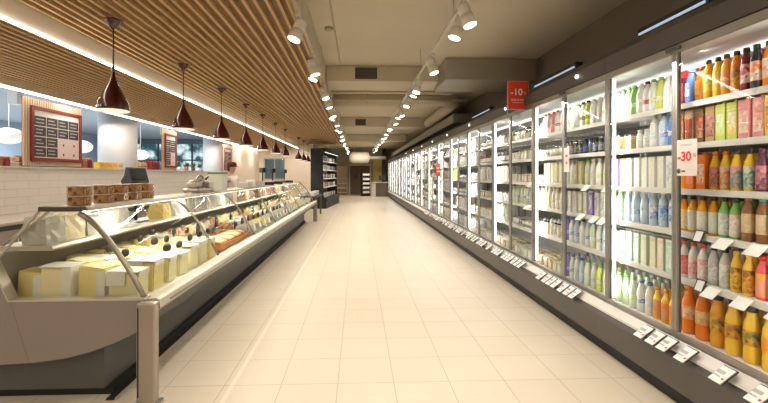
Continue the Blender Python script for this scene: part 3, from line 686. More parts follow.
# everything deeper down the aisle: past counting, one mass per kind
for dno in range(ND, NU*2):
    for sh in range(6):
        its = rand_row(dno, sh, rr); y1 = SPAN*(UY0 + DW*(dno+1)) - .040; z = (SHELF_Z+[DECK])[sh]+.001
        n = len(its); w = (DW*SPAN-.008)/n
        if y1 > 28.1: continue
        for i, it in enumerate(its): lump(it[0], it[1], DX+.16, y1 - w*(i+.5), z, min(w*.47,.04))
for c, (f, cols) in mass.items():
    o = f.build('distant_%s_stock' % c, [pm(q) for q in cols])
    o['kind'] = 'stuff'; tag(o, 'mixed %ss in the rear rows and behind the far fridge doors down the aisle' % c, c)

# signs on the fridges
M_red = mat('sign_red', (.62,.035,.02), .45); M_signw = mat('sign_white', (.85,.82,.78), .5); M_lw = mat('letter_white', (.9,.86,.82), .5)
t = thing('sale_sign', 'red discount sign reading -10% standing out over the fridge doors', 'sign', (1.985, 5.02, 2.44))
f = MB(); f.rbox(-.125,.125,-.006,.006,-.17,.17,.003); f.build('panel', M_red, t)
f = MB()
for b in ((-.135,-.126,-.18,.18),(.126,.135,-.18,.18),(-.126,.126,.171,.18),(-.126,.126,-.18,-.171)): f.box(b[0],b[1],-.009,.009,b[2],b[3])
f.build('frame', mat('sign_frame', (.55,.33,.25), .4), t)
f = MB(); f.tube([(-.131,.0,-.18),(-.131,.0,-.24),(.03,.0,-.24)], .006, 8); f.build('pole', M_steel, t)
text('lettering', '-10', .115, (-.02,-.0075,.035), (PI/2,0,0), M_lw, t, bold=.002); text('lettering', '%', .05, (.085,-.0075,.02), (PI/2,0,0), M_lw, t)
f = MB()
for i in range(5): f.box(-.085+.034*i, -.06+.034*i, -.0085, -.0062, -.07, -.045)
f.box(-.07,.06,-.0085,-.0062,-.095,-.085); f.build('small_print', mat('faded_letter', (.75,.35,.28), .5), t)
t = thing('sale_sign', 'white sign reading -30% in red on the nearest fridge door', 'sign', (DX-.0065, 2.515, 1.56))
f = MB(); f.box(-.0018,0,-.086,.086,-.115,.115); f.build('panel', mat('sign_cream', (.80,.70,.62), .55), t)
R = (PI/2,0,-PI/2)
text('lettering', '-30', .082, (-.0024,.012,.005), R, M_redink, t, bold=.0025); text('lettering', '%', .034, (-.0024,-.066,.012), R, M_redink, t)
f = MB()
for i in range(6): f.box(-.0026,-.0019,-.045+.015*i,-.034+.015*i,.075,.086)
f.build('small_print', mat('tag_grey', (.45,.42,.42), .7), t)
f = MB(); f.lathe([(0,-.0004),(.016,-.0004),(.016,.0004),(0,.0004)],14,(-.0022,.058,-.085),M=Matrix.Rotation(PI/2,3,'Y')); f.box(-.0026,-.0019,.005,.035,-.092,-.080); f.build('round_mark', M_ink, t)
t = thing('sale_sign', 'small red and white sign on a fridge door far down the aisle', 'sign', (DX-.0065, 10.55, 1.58))
f = MB(); f.box(-.002,0,-.30,.30,-.17,.17); f.build('panel', M_red, t)
f = MB(); f.box(-.003,-.0021,-.20,.18,-.06,-.02); f.box(-.003,-.0021,-.16,.16,.03,.07); f.build('small_print', M_lw, t)
t = thing('sale_sign', 'white sign with red dots hung on the third fridge door', 'sign', (DX-.0065, 4.00, 1.60))
f = MB(); f.box(-.002,0,-.05,.05,-.12,.12); f.build('panel', mat('sign_cream', (.80,.70,.62), .55), t)
f = MB(); f.box(-.003,-.0021,-.02,.02,.03,.05); f.box(-.003,-.0021,-.015,.015,-.04,-.02); f.build('round_mark', M_redink, t)
# ------------------------------------------------------------------ deli counter
CY0, CY1 = 2.72, 12.74
M_end = mat('counter_end_grey', (.275,.24,.22), .5, noise=.04, nscale=4)
M_liner = mat('counter_liner', (.74,.70,.64), .4)
M_bump = mat('bumper_rail', (.60,.56,.49), .35, .35)
dc = thing('deli_counter', 'long curved-glass deli counter with grey end panel along the left of the aisle', 'counter', (0,0,0))
f = MB(); f.prism([(-1.36,.60),(-1.36,.476),(-1.50,.405),(-1.66,.345),(-1.66,.055),(-2.46,.055),(-2.46,.60)], CY0+.03, CY1-.03); f.build('base', M_charcoal, dc)
f = MB(); f.box(-2.44,-1.62,CY0+.06,CY1-.06,0,.054); f.build('toe_kick', M_kick, dc)
f = MB(); f.box(-1.6195,-1.565,CY0-.02,CY1-.06,0,.012,0); f.prism([(-1.5645,0),(-1.548,0),(-1.548,.006),(-1.5645,.016)],CY0-.02,CY1-.06,mi=1); f.build('floor_shade_and_trim', [M_kick, M_steel], dc)  # black strip paints the floor shadow by the kick; steel edge is trim
curve = [(-1.36,.476),(-1.45,.425),(-1.56,.375),(-1.70,.325),(-1.86,.285),(-2.05,.262),(-2.25,.252),(-2.48,.250)]
end = [(-1.36,.648)] + curve + [(-2.48,.98),(-2.36,.98),(-2.20,.648)]
for nm, y0, y1 in (('end_panel', CY0-.045, CY0+.028), ('end_panel', CY1-.028, CY1+.02)):
    f = MB(); f.prism([(-1.36,.648)] + curve + [(-2.48,.648)], y0, y1); f.prism([(-2.20,.6481),(-2.48,.6481),(-2.48,.98),(-2.36,.98)], y0, y1); e = f.build(nm, M_end, dc)
    if y0 < 5:
        f = MB(); f.prism([(-1.36,.6485),(-2.195,.6485),(-2.201,.660),(-1.36,.660)], y0-.004, y1); f.prism([(-2.196,.6485),(-2.354,.981),(-2.366,.981),(-2.208,.6485)], y0-.004, y1); f.build('edge_trim', M_bump, e)
        f = MB(); f.prism([(-2.195,.646),(-2.205,.646),(-2.085,.262),(-2.075,.262)], y0-.002, y0-.0002); f.build('panel_seam', mat('seam_tan', (.28,.24,.20), .5), e)
f = MB(); f.prism([(-1.355,.655),(-1.29,.662),(-1.272,.650),(-1.268,.600),(-1.285,.578),(-1.355,.585)], CY0-.04, CY1+.02); f.box(-1.267,-1.262,CY0+.1,CY1,.612,.622,1)
f.build('bumper_rail', [M_bump, mat('rail_groove', (.25,.23,.2), .5)], dc)
f = MB(); f.prism([(-1.40,.601),(-1.40,.614),(-1.46,.612),(-2.30,.640),(-2.30,.601)], CY0+.03, CY1-.03); f.build('display_deck', M_liner, dc)
f = MB(); f.prism([(-2.30,.601),(-2.30,.93),(-2.46,.95),(-2.46,.601)], CY0+.03, CY1-.03); f.build('rear_wall', mat('rear_wall_grey', (.40,.37,.33), .5), dc)
f = MB(); f.prism([(-1.995,.955),(-1.985,.970),(-1.995,.985),(-2.36,.985),(-2.36,.955)], CY0+.03, CY1-.03)
y = CY0+.2
while y < CY1: f.box(-2.355,-2.325,y,y+.02,.94,.954); y += 1.43
f.build('back_shelf', M_bump, dc)
gc = [(-1.375,.660),(-1.405,.715),(-1.445,.79),(-1.495,.875),(-1.55,.960),(-1.61,1.045),(-1.67,1.115),(-1.73,1.172),(-1.79,1.212)]
def offs(pts, d):
    out = []
    for i, p in enumerate(pts):
        a = Vector(pts[max(i-1,0)]); b = Vector(pts[min(i+1,len(pts)-1)]); t = (b-a).normalized(); nrm = Vector((-t.y, t.x)); out.append((p[0]+nrm.x*d, p[1]+nrm.y*d))
    return out
inner = offs(gc, .006)
NP = 7; PL = (CY1-CY0)/NP
for i in range(NP):
    y0, y1 = CY0+PL*i+.008, CY0+PL*(i+1)-.008
    f = MB(); n = len(gc)
    vs = [(p[0],y,p[1]) for y in (y0,y1) for p in gc] + [(p[0],y,p[1]) for y in (y0,y1) for p in inner]
    fs = []
    for q in range(n-1): fs += [(q,q+1,n+q+1,n+q),(2*n+q,3*n+q,3*n+q+1,2*n+q+1)]
    for a in (0, n-1): fs.append((a, n+a, 3*n+a, 2*n+a))
    for a in (0, n): fs += [(a+q, a+q+1, 2*n+a+q+1, 2*n+a+q) for q in range(n-1)]
    f.add(vs, fs, 0, True); f.build('front_glass', M_cglass, dc)
M_gframe = mat('glass_support', (.36,.33,.28), .3, .8)
for i in range(NP+1):
    y = CY0 + PL*i; f = MB()
    r = .017 if i in (0, NP) else .010
    path = [(p[0],y,p[1]) for p in offs(gc, .012 if i in (0,NP) else .022)]
    f.tube(path, r, 10)
    if 0 < i < NP: f.tube([(-1.47,y,.655),(-1.50,y,.80),(-1.53,y,.90)], .006, 8)
    f.build('glass_support', M_gframe, dc)
for y in (CY0-.004, CY1+.002):
    f = MB(); f.prism([p for p in gc] + [(-2.045,1.212),(-2.34,.86),(-2.20,.662)], y-.003, y+.003); f.build('end_glass', M_cglass, dc)
    f = MB(); f.rbox(-2.05,-1.78,y-.012,y+.045,1.215,1.246,.006); f.build('end_cap', mat('dark_end_cap', (.06,.058,.05), .35), dc)
    f = MB(); f.prism([(-2.045,1.212),(-2.34,.86),(-2.352,.864),(-2.053,1.222)], y-.006, y+.006); f.build('rear_edge', M_bump, dc)
f = MB(); f.rbox(-2.05,-1.785,CY0+.046,CY1-.05,1.216,1.240,.005); f.tube([(-1.785,CY0+.046,1.224),(-1.785,CY1-.05,1.224)], .013, 10); f.build('top_shelf', mat('top_shelf_cream', (.70,.64,.55), .35), dc)
f = MB()
for i in range(NP+1):
    y = min(max(CY0+PL*i, CY0+.06), CY1-.06); f.tube([(-2.03,y,1.216),(-2.33,y,.985)], .009, 8)
f.build('rear_strut', M_steel, dc)
f = MB(); f.box(-1.85,-1.83,CY0+.1,CY1-.1,1.203,1.2155); f.build('led_bar', M_led, dc)
for i in range(NP): light('counter_glow', 'AREA', (-1.80, CY0+PL*(i+.5), 1.195), 11, (1,.91,.76), aim((.05,0,-1)), dc, shape='RECTANGLE', size=.04, size_y=1.3)
for yy, in ((2.66,),(12.82,)):
    f = MB(); f.rbox(-1.385,-1.268,yy-.05,yy+.012,.012,.648,.012); p = f.build('corner_post', mat('post_steel', (.40,.36,.31), .32, .75, noise=.05, nscale=10), dc)
    f = MB(); f.box(-1.375,-1.367,yy-.0515,yy-.0495,.06,.62); f.build('slot', M_kick, p)
    f = MB(); f.rbox(-1.42,-1.245,yy-.065,yy+.045,0,.0115,.004); f.lathe([(.008,.0116),(.006,.018),(0,.018)],8,(-1.256,yy-.03,0)); f.build('foot_plate', M_steel, p)

def dz(x): return .604 + (-1.46-x)*(.028/.84)
# cheeses
M_cheese = mat('cheese_yellow', (.85,.72,.33), .5, noise=.08, nscale=9); M_cheese2 = mat('cheese_pale', (.86,.79,.50), .5, noise=.07, nscale=9)
M_paper = mat('cheese_paper', (.80,.79,.76), .5, noise=.05, nscale=20)
def cheese_body(f, h=.185):
    pl = [(.10,-.085),(.10,.085),(-.095,.070),(-.095,-.070)]
    b = [(x,y,0) for x,y in pl]; t = [(x*.97,y*.96,h+(0 if x>0 else .012)) for x,y in pl]
    bm = bmesh.new(); V = [bm.verts.new(p) for p in b+t]
    for q in ((3,2,1,0),(4,5,6,7),(0,1,5,4),(1,2,6,5),(2,3,7,6),(3,0,4,7)): bm.faces.new([V[i] for i in q])
    bmesh.ops.bevel(bm, geom=bm.edges[:], offset=.008, segments=2, affect='EDGES'); bm.verts.index_update()
    f.add([v.co for v in bm.verts], [[v.index for v in fc.verts] for fc in bm.faces], 0, False); bm.free()
cbm = [mesh_of(cheese_body, 'cheese_block', m_) for m_ in (M_cheese, M_cheese2)]
def wrapA(f):   # paper band round the outer end and over the top
    f.box(.045,.104,-.090,-.0852,.006,.197); f.box(.045,.104,.0852,.090,.006,.197); f.box(-.10,.104,-.088,.088,.199,.203); f.box(.1005,.104,-.0852,.0852,.006,.1989)
def wrapB(f):   # paper over the top only, folded down the back
    f.box(-.10,.102,-.086,.086,.199,.203); f.box(-.10,.02,-.088,-.084,.10,.1989); f.box(.100,.1035,-.07,.07,.165,.1989)
def wrapC(f): f.box(.045,.104,-.090,-.0852,.006,.17); f.box(.045,.104,.0852,.090,.006,.17); f.box(.1005,.104,-.0852,.0852,.006,.17)
wm = [mesh_of(wrapA,'paper_wrapper',M_paper), mesh_of(wrapB,'paper_wrapper',M_paper), mesh_of(wrapC,'paper_wrapper',M_paper)]
rows = [(-1.565,'row at the front glass'),(-1.785,'second row from front glass'),(-2.005,'third row from front glass'),(-2.195,'row below the back shelf')]
rg = random.Random(3)
cz = []
for r, (x, rn) in enumerate(rows):
    for i in range(7):
        if r == 3: x = -2.19
        y = CY0+.132 + i*.222 + (.03 if r % 2 else 0)
        pale = rg.random() < .45
        z = dz(x)+.012
        o = link('cheese_wedge', cbm[1 if pale else 0], None, (x, y, z), rg.uniform(-.03,.03))
        o.rotation_euler.y = .033
        hs = rg.uniform(.86,1.08)
        o.scale = (1,.96,hs); o.rotation_euler.z = rg.uniform(-.07,.07)
        if r == 3: o.scale = (.85,.96,hs*.9)
        link('paper_wrapper', wm[rg.choice([1,1,1]) if r == 0 else rg.choice([0,2,2])], o)
        tag(o, '%s cheese wedge in white paper, %s from near end, %s' % ('pale' if pale else 'yellow', ORD[i], rn), 'cheese', 'cheese wedges in the deli counter')
        cz.append((x,y,z+.203*hs,r,i))
def marker():
    t = thing('price_marker', '', 'price marker')
    f = MB(); f.lathe([(0,0),(.022,.002),(.030,.010),(.033,.022),(.030,.034),(.02,.042),(0,.044)], 12, sy=.45, M=Matrix.Rotation(.0,3,'Y')); f.build('card', mat('marker_dark', (.03,.026,.018), .5), t, (0,0,.018))
    f = MB(); f.tube([(0,0,0),(0,0,.02)], .003, 6); f.build('pick', M_steel, t)
    return t
mk0 = marker(); first = True; n = 0
for (x,y,z,r,i) in cz:
    if (r == 0 and i >= 2) or (r == 1 and i in (1,3,4,6)) or (r == 2 and i in (2,4,5)):
        t = mk0 if n == 0 else copy_tree(mk0)
        t.scale = (1.25,1.25,1.35); t.location = (x+.05, y+.02, z+.004); t.rotation_euler.z = PI/2+rg.uniform(-.3,.3)
        t['label'] = 'dark price marker on the %s cheese wedge from near end, %s' % (ORD[i], rows[r][1]); t['group'] = 'dark price markers on the cheeses'; n += 1
# pale sausages in an orange tray
def trayf(f, l, w, h): 
    f.box(-w/2,w/2,-l/2,l/2,0,.006); f.box(-w/2,-w/2+.005,-l/2,l/2,.0061,h); f.box(w/2-.005,w/2,-l/2,l/2,.0061,h); f.box(-w/2+.005,w/2-.005,-l/2,-l/2+.005,.0061,h); f.box(-w/2+.005,w/2-.005,l/2-.005,l/2,.0061,h)
f = MB(); trayf(f, 1.10, .38, .06)
T0 = tag(f.build('serving_tray', mat('tray_orange', (.55,.20,.05), .4), None, (-1.66, 5.02, dz(-1.66)+.030)), 'long orange tray holding pale sausages beside the cheeses', 'tray'); T0.rotation_euler.y = .033
for i in range(14):
    f = MB(); yy = -.48+.072*i
    f.tube([(-.15,yy-.02,.03),(-.05,yy,.055),(.08,yy+.02,.065),(.15,yy+.035,.055)], [.012,.022,.022,.010], 10)
    o = f.build('sausage', mat('sausage_pale', (.78,.66,.44), .4) if i % 4 else mat('sausage_brown', (.50,.22,.07), .4), None, T0.location)
    o.rotation_euler.y = .033
    tag(o, '%s long sausage lying in the orange tray, %s from its near end' % ('pale' if i % 4 else 'brown', ORD[i]), 'sausage', 'sausages in the orange tray')
# trays of food along the rest of the counter
foods = [('white', foodmat('food_white', (.80,.77,.70), (.66,.62,.55), 30)), ('silvery', foodmat('food_silver', (.62,.62,.60), (.80,.80,.78), 26, .25)), ('pink', foodmat('food_pink', (.62,.30,.22), (.74,.48,.38), 24)),
         ('brown', foodmat('food_brown', (.30,.13,.05), (.50,.26,.10), 28)), ('yellow', foodmat('food_yellow', (.80,.62,.18), (.78,.70,.42), 28)), ('green', foodmat('food_green', (.10,.22,.08), (.45,.50,.25), 30))]
M_tray = mat('tray_steel', (.66,.65,.62), .3, .6)
tm = mesh_of(lambda f: trayf(f, .30, .22, .05), 'tray', M_tray)
def heap(f):
    r2 = random.Random(9)
    for a in range(4):
        for b in range(3):
            M_ = Matrix.Rotation(r2.uniform(-.5,.5),3,'Z') @ Matrix.Rotation(r2.uniform(-.5,.2),3,'Y')
            f.blob((-.066+.066*b, -.105+.07*a, .045+r2.uniform(0,.02)), .050, .036, .030, 10, 6, 0, M_)
hm = [mesh_of(heap, 'food', m_) for _, m_ in foods]
def slices(f):
    for a in range(6):
        M_ = Matrix.Rotation(-.75,4,'X')
        y = -.12+.048*a
        f.prism([(-.085,.0),(.085,.0),(.085,.004),(-.085,.004)], 0, .095) if False else None
        vs = []
        for (u,w,t) in ((-.085,0,0),(.085,0,0),(.085,.1,0),(-.085,.1,0),(-.085,0,.012),(.085,0,.012),(.085,.1,.012),(-.085,.1,.012)):
            vs.append((u, y - w*.45 + t, .012 + w*.85))
        f.add(vs, [(0,3,2,1),(4,5,6,7),(0,1,5,4),(1,2,6,5),(2,3,7,6),(3,0,4,7)])
sm = [mesh_of(slices, 'food', m_) for _, m_ in foods]
def pcard(f, ): f.prism([(.112,.045),(.150,.045),(.120,.115),(.116,.115)], -.035, .035)
pcw = mesh_of(pcard, 'price_card', M_card); pcb = mesh_of(pcard, 'price_card', mat('card_black', (.03,.035,.06), .5)); pcg = mesh_of(pcard, 'price_card', mat('card_green', (.03,.12,.06), .5))
for r, (x, y0, rn) in enumerate(((-1.575,5.78,'front row'),(-1.83,5.78,'middle row'),(-2.09,4.46,'rear row'))):
    i = 0; y = y0
    while y < CY1-.2:
        if r == 0: fi, kind = rg.choice([0,1,1,0,1,4]), 's'
        elif r == 1: fi, kind = rg.choice([0,2,3,1,0]), rg.choice('hs')
        else: fi, kind = rg.choice([4,2,0,3,4]), 'h'
        t = thing('food_tray', 'steel tray of %s %s, %s from near end, deli counter %s' % (foods[fi][0], 'slices' if kind=='s' else 'pieces', ORD[i], rn), 'tray', (x,y,dz(x)+.014), 0, 'food trays in the deli counter')
        t.rotation_euler.y = .033
        t.scale = (1, 1, (1.25, 1.7, 2.1)[r])
        link('tray', tm, t); link('food', (sm if kind=='s' else hm)[fi], t, (0,0,.0065))
        if r != 2 or i % 2 == 0: 
            link('price_card', pcw if (r == 0) else (pcb if (y < 6.8 or rg.random()<.5) else (pcg if y < 8 else pcw)), t)
        y += .325; i += 1
# wrapped packs on the shelf at the back of the counter
def wrapped(f, L, H, seed):
    r3 = random.Random(seed)
    bm = bmesh.new(); bmesh.ops.create_cube(bm, size=1); bmesh.ops.subdivide_edges(bm, edges=bm.edges[:], cuts=3, use_grid_fill=True)
    for v in bm.verts:
        q = v.co.copy(); k = 1 - .28*max(0, q.z+.1)**2*3*abs(r3.uniform(.3,1))
        v.co = Vector((q.x*.16*k + r3.uniform(-.007,.007), q.y*L*k + r3.uniform(-.009,.009), (q.z+.5)*H + (r3.uniform(-.014,.010) if q.z > -.45 else 0)))
    bm.verts.index_update()
    f.add([v.co for v in bm.verts], [[v.index for v in fc.verts] for fc in bm.faces], 0, False); bm.free()
wc = [('white plastic', mat('wrap_white', (.52,.50,.47), .25)), ('grey plastic', mat('wrap_grey', (.36,.34,.32), .25)), ('yellow', mat('wrap_yellow', (.80,.62,.20), .3)), ('brown', mat('wrap_brown', (.33,.18,.10), .3)), ('cream', mat('wrap_cream', (.78,.68,.48), .3)), ('pink', mat('wrap_pink', (.66,.38,.30), .3))]
wmesh = [[mesh_of(lambda f: wrapped(f, .19, .15+.03*v, v+7*j), 'wrapped_pack', m_) for v in range(3)] for j, (_, m_) in enumerate(wc)]
i = 0; y = CY0+.17
while y < CY1-.15:
    if abs(y-4.15) < .24: y += .205; continue
    j = rg.choice([0,0,1,1,4,2]) if y < 6.4 else rg.choice([0,1,3,5,5,3,4])
    o = link('wrapped_pack', wmesh[j][rg.randrange(3)], None, (-2.145, y, .986), rg.uniform(-.1,.1))
    tag(o, '%s wrapped pack, %s from near end on the back shelf of the deli counter' % (wc[j][0], ORD[i]), 'package', 'wrapped packs on the back shelf'); i += 1; y += .205
# things standing on top of the counter
TOP = 1.2405
M_tub = glass('tub_plastic', (.93,.92,.90), 1.3)
M_nuts = foodmat('snack_brown', (.14,.045,.015), (.74,.42,.17), 45, .6, 1.0); M_tublid = mat('tub_lid', (.66,.50,.40), .3)
def tub():
    t = thing('snack_tub', '', 'tub')
    f = MB(); f.rbox(-.060,.060,-.060,.060,.002,.062,.008); f.build('snacks', M_nuts, t)
    f = MB(); f.box(-.064,.064,-.064,-.0625,0,.068); f.box(-.064,.064,.0625,.064,0,.068); f.box(-.064,-.0625,-.0625,.0625,0,.068); f.box(.0625,.064,-.0625,.0625,0,.068); f.box(-.0625,.0625,-.0625,.0625,0,.0015); f.build('container', M_tub, t)
    f = MB(); f.rbox(-.067,.067,-.067,.067,.0682,.0732,.002); f.build('lid', M_tublid, t)
    return t
t0 = tub(); n = 0
for k, y in enumerate((2.90, 3.17, 3.37, 3.57, 3.77)):
    for l in range(2):
        t = t0 if n == 0 else copy_tree(t0); n += 1
        t.scale = (.84,.80,.93); t.location = (-1.915, y, TOP+.0735*.93*l); t.rotation_euler.z = rg.uniform(-.08,.08); t['group'] = 'stacked snack tubs on the counter top'
        t['label'] = 'clear tub of brown snacks, %s of the %s stack from the near counter end' % (('bottom','top')[l], ORD[k])
t = thing('scale_display', 'black weighing-scale screen tilted on a post above the snack tubs', 'scale', (-2.20, 4.15, .987))
f = MB(); f.rbox(-.09,.09,-.08,.08,0,.012,.004); f.tube([(0,0,.012),(0,0,.42)], .014, 10); f.build('post', M_black, t)
f = MB(); f.prism([(-.10,.36),(.05,.34),(.10,.40),(.025,.53),(-.03,.54),(-.06,.46),(-.13,.40)], -.105, .105, 'Y'); s = f.build('screen_housing', M_black, t)
s.rotation_euler.z = -PI/2+1.05; s.scale = (.8,.82,1)
f = MB(); f.add([(.102,-.085,.425),(.102,.085,.425),(.026,.085,.530),(.026,-.085,.530)], [(0,1,2,3)]); f.add([(.101,-.085,.424),(.101,.085,.424),(.025,.085,.529),(.025,-.085,.529)], [(3,2,1,0)]); f.build('screen', mat('screen_dark', (.035,.045,.05), .25), s)
t = thing('meat_slicer', 'silver slicing machine standing on the deli counter top', 'slicer', (-1.925, 5.05, TOP)); t.scale = (1,1.05,.78)
f = MB(); f.rbox(-.10,.10,-.24,.24,.015,.07,.02); 
for a in (-.08,.08):
    for b in (-.2,.2): f.lathe([(.015,0),(.015,.015)],10,(a,b,0))
f.build('machine_base', M_steel, t)
f = MB(); f.lathe([(0,-.02),(.10,-.018),(.11,0),(.10,.018),(0,.02)],24,(.0,.03,.16),M=Matrix.Rotation(PI/2,3,'Y')); f.build('blade', mat('blade_steel', (.75,.75,.75), .15, 1), t)
f = MB(); f.lathe([(0,-.10),(.055,-.10),(.065,-.08),(.065,.05),(.05,.08),(0,.08)],18,(0,-.15,.13),M=Matrix.Rotation(PI/2,3,'X')); f.build('motor', M_steel, t)
f = MB(); f.rbox(-.07,.07,.14,.30,.071,.16,.012); f.build('carriage', M_steel, t)
f = MB(); f.tube([(.04,.10,.20),(.05,.16,.24)],.014,8); f.build('handle', M_black, t)
t = thing('paper_box', 'tall pale box with a green lid standing on the counter top beyond the slicer', 'box', (-1.93, 5.72, TOP))
f = MB(); f.rbox(-.10,.10,-.10,.10,0,.22,.008); f.build('body', mat('box_pale', (.74,.77,.68), .4), t)
f = MB(); f.rbox(-.103,.103,-.103,.103,.2205,.25,.006); f.build('lid', mat('box_green', (.16,.30,.20), .4), t)
for k, (y, z) in enumerate(((7.1,.09),(7.6,.12),(8.0,.09))):
    o = MB(); o.rbox(-.09,.09,-.16,.16,0,z,.01); q = o.build('paper_pack', mat('pack_white_paper', (.80,.77,.72), .5), None, (-1.925,y,TOP))
    tag(q, 'white paper pack on the counter top past the green-lidded box, %s from camera' % ORD[k], 'package', 'white packs on the counter top')
def scale_():
    t = thing('counter_scale', '', 'scale')
    f = MB(); f.rbox(-.11,.11,-.15,.15,.0,.06,.012); f.build('scale_base', M_black, t)
    f = MB(); f.rbox(-.10,.10,-.14,.14,.062,.072,.004); f.build('weighing_plate', M_steel, t)
    f = MB(); f.tube([(-.09,0,.05),(-.09,0,.26)],.013,8); f.build('post', M_black, t)
    f = MB(); f.rbox(-.13,-.06,-.13,.13,.26,.36,.01); f.build('display', M_black, t)
    return t
s0 = scale_()
for k, y in enumerate((8.75, 9.75, 11.3)):
    t = s0 if k == 0 else copy_tree(s0); t.location = (-1.925, y, TOP); t.rotation_euler.z = .5
    t['group'] = 'black scales on the counter top'; t['label'] = 'black scale with raised display on the far counter top, %s from the camera' % ORD[k]

# ------------------------------------------------------------------ back counter, ledge goods, menu boards
f = MB(); f.rbox(-4.895,-4.02,-1.9,16.0,.865,.90,.006); tag(f.build('worktop', mat('worktop_taupe', (.46,.40,.34), .35, noise=.05, nscale=5)), 'long taupe worktop running below the white tiled half wall', 'worktop')
M_cab = mat('cabinet_front', (.34,.30,.27), .5, noise=.05, nscale=4)
def bcab():
    t = thing('base_cabinet','', 'cabinet')
    f = MB(); f.box(-.8,0,-.448,.448,.10,.86); f.box(-.75,-.05,-.44,.44,0,.099); f.build('body', mat('cabinet_body_dark', (.10,.09,.08), .6), t)
    for s in (-1,1):
        f = MB(); f.rbox(.001,.022,min(s*.004,s*.440),max(s*.004,s*.440),.12,.80,.004); d = f.build('door', M_cab, t)
        f = MB(); f.tube([(.035,s*.06,.55),(.035,s*.06,.72)],.006,8); f.tube([(.02,s*.06,.56),(.035,s*.06,.56)],.004,6); f.tube([(.02,s*.06,.71),(.035,s*.06,.71)],.004,6); f.build('handle', M_steel, d)
    return t
b0 = bcab()
for k in range(10):
    t = b0 if k == 0 else copy_tree(b0); t.location = (-4.08, 3.3+.9*k, 0); t['group'] = 'taupe base cabinets under the worktop'; t['label'] = 'taupe base cabinet under the worktop by the tiled wall, %s from the camera' % ORD[k]
LZ = 1.5755
def jar(y, look, body, lid, k, x=-4.98, s=1.0):
    f = MB(); f.lathe([(0,0),(.045*s,0),(.048*s,.01),(.048*s,.10*s),(.038*s,.12*s),(0,.12*s)],14); o = f.build('storage_jar', pm(body,.2), None, (x,y,LZ))
    f = MB(); f.lathe([(.042*s,.1205*s),(.042*s,.14*s),(0,.142*s)],14); f.build('lid', pm(lid), o)
    tag(o, '%s, jar %s from camera' % (look, ORD[k]), 'jar', 'jars on the half wall ledge')
k = 0
for y in (5.52,5.64,5.76,5.88,6.0): jar(y, 'small dark jar on the ledge before the menu board', 'brown' if k%2 else 'maroon', 'tan', k); k += 1
for i, y in enumerate((7.52,7.64,7.78)): jar(y, 'dark lidded jar on the ledge beside the menu board', ('maroon','brown','maroon')[i], ('amber','tan','tan')[i], k, s=1.3); k += 1
for i, y in enumerate((9.95,10.08,10.21,10.34)): jar(y, 'dark red jar on the ledge beyond the round column', 'maroon', 'red', k, s=1.5); k += 1
for i, y in enumerate((8.10,8.30,8.50,8.70)):
    f = MB(); f.rbox(-.06,.06,-.085,.085,0,.12,.006); o = f.build('carton_box', pm('yellow' if i<3 else 'cream'), None, (-4.98,y,LZ))
    f = MB(); f.box(.0605,.0625,-.06,.06,.03,.09); f.build('label', pm('amber'), o)
    tag(o, '%s box on the tiled ledge in front of the round column, %s from the camera' % ('yellow' if i<3 else 'cream', ORD[i]), 'box', 'boxes in front of the round column')
def crate(y, w, h, lab):
    t = thing('wooden_crate', lab, 'crate', (-4.98,y,LZ), 0, 'wooden crates on the half wall ledge')
    woodm = mat('crate_wood', (.50,.32,.15), .6, noise=.1)
    f = MB()
    for z in (.0,.5): f.box(.062,.072,-w,w,z*h,z*h+h*.38); f.box(-.072,-.062,-w,w,z*h,z*h+h*.38); f.box(-.0619,.0619,-w,-w+.01,z*h,z*h+h*.38); f.box(-.0619,.0619,w-.01,w,z*h,z*h+h*.38)
    f.box(-.0619,.0619,-w+.01,w-.01,0,.01); f.build('crate_body', woodm, t)
    f = MB(); r4 = random.Random(int(y*10))
    for i in range(5): f.blob((0, -w*.7+w*.35*i, h*.75), .045, .045, .05, 10, 6)
    f.build('contents', mat('crate_goods', (.42,.20,.06), .5), t)
crate(5.70+.55, .12, .15, 'small wooden crate on the ledge under the near edge of the menu board'); crate(9.62, .13, .16, 'small wooden crate on the ledge just past the round column')
for i, y in enumerate((11.15,11.6,12.1,12.6,13.1)):
    t = thing('leafy_plant', 'potted green plant on the ledge past the second menu board, %s from camera' % ORD[i], 'plant', (-4.98,y,LZ), 0, 'plants on the half wall ledge')
    f = MB(); f.lathe([(0,0),(.05,0),(.065,.10),(.058,.10),(.05,.09),(0,.09)],14); f.build('pot', pm(('red','white','rose','brown','white')[i]), t)
    f = MB(); r5 = random.Random(i)
    for q in range(40):
        a = r5.uniform(0,2*PI); e = r5.uniform(.2,1.3); L = r5.uniform(.10,.2); c0 = Vector((0,0,.09)); d = Vector((math.cos(a)*math.cos(e),math.sin(a)*math.cos(e),math.sin(e)))
        p = c0+d*L; sd = d.cross(Vector((0,0,1))).normalized()*.025
        f.add([c0+d*.03, c0+d*L*.6+sd, p, c0+d*L*.6-sd, c0+d*L*.6+Vector((0,0,.004))], [(0,1,4),(1,2,4),(2,3,4),(3,0,4)])
    f.build('leaves', mat('leaf_green', (.07,.18,.05), .5, noise=.3, nscale=20), t)
M_redf = mat('menu_frame_red', (.20,.022,.012), .35, noise=.1); M_menuw = mat('menu_white', (.80,.76,.74), .5); M_chalk = mat('menu_chalk', (.045,.043,.045), .6); M_pinkc = mat('menu_pink', (.74,.58,.57), .5)
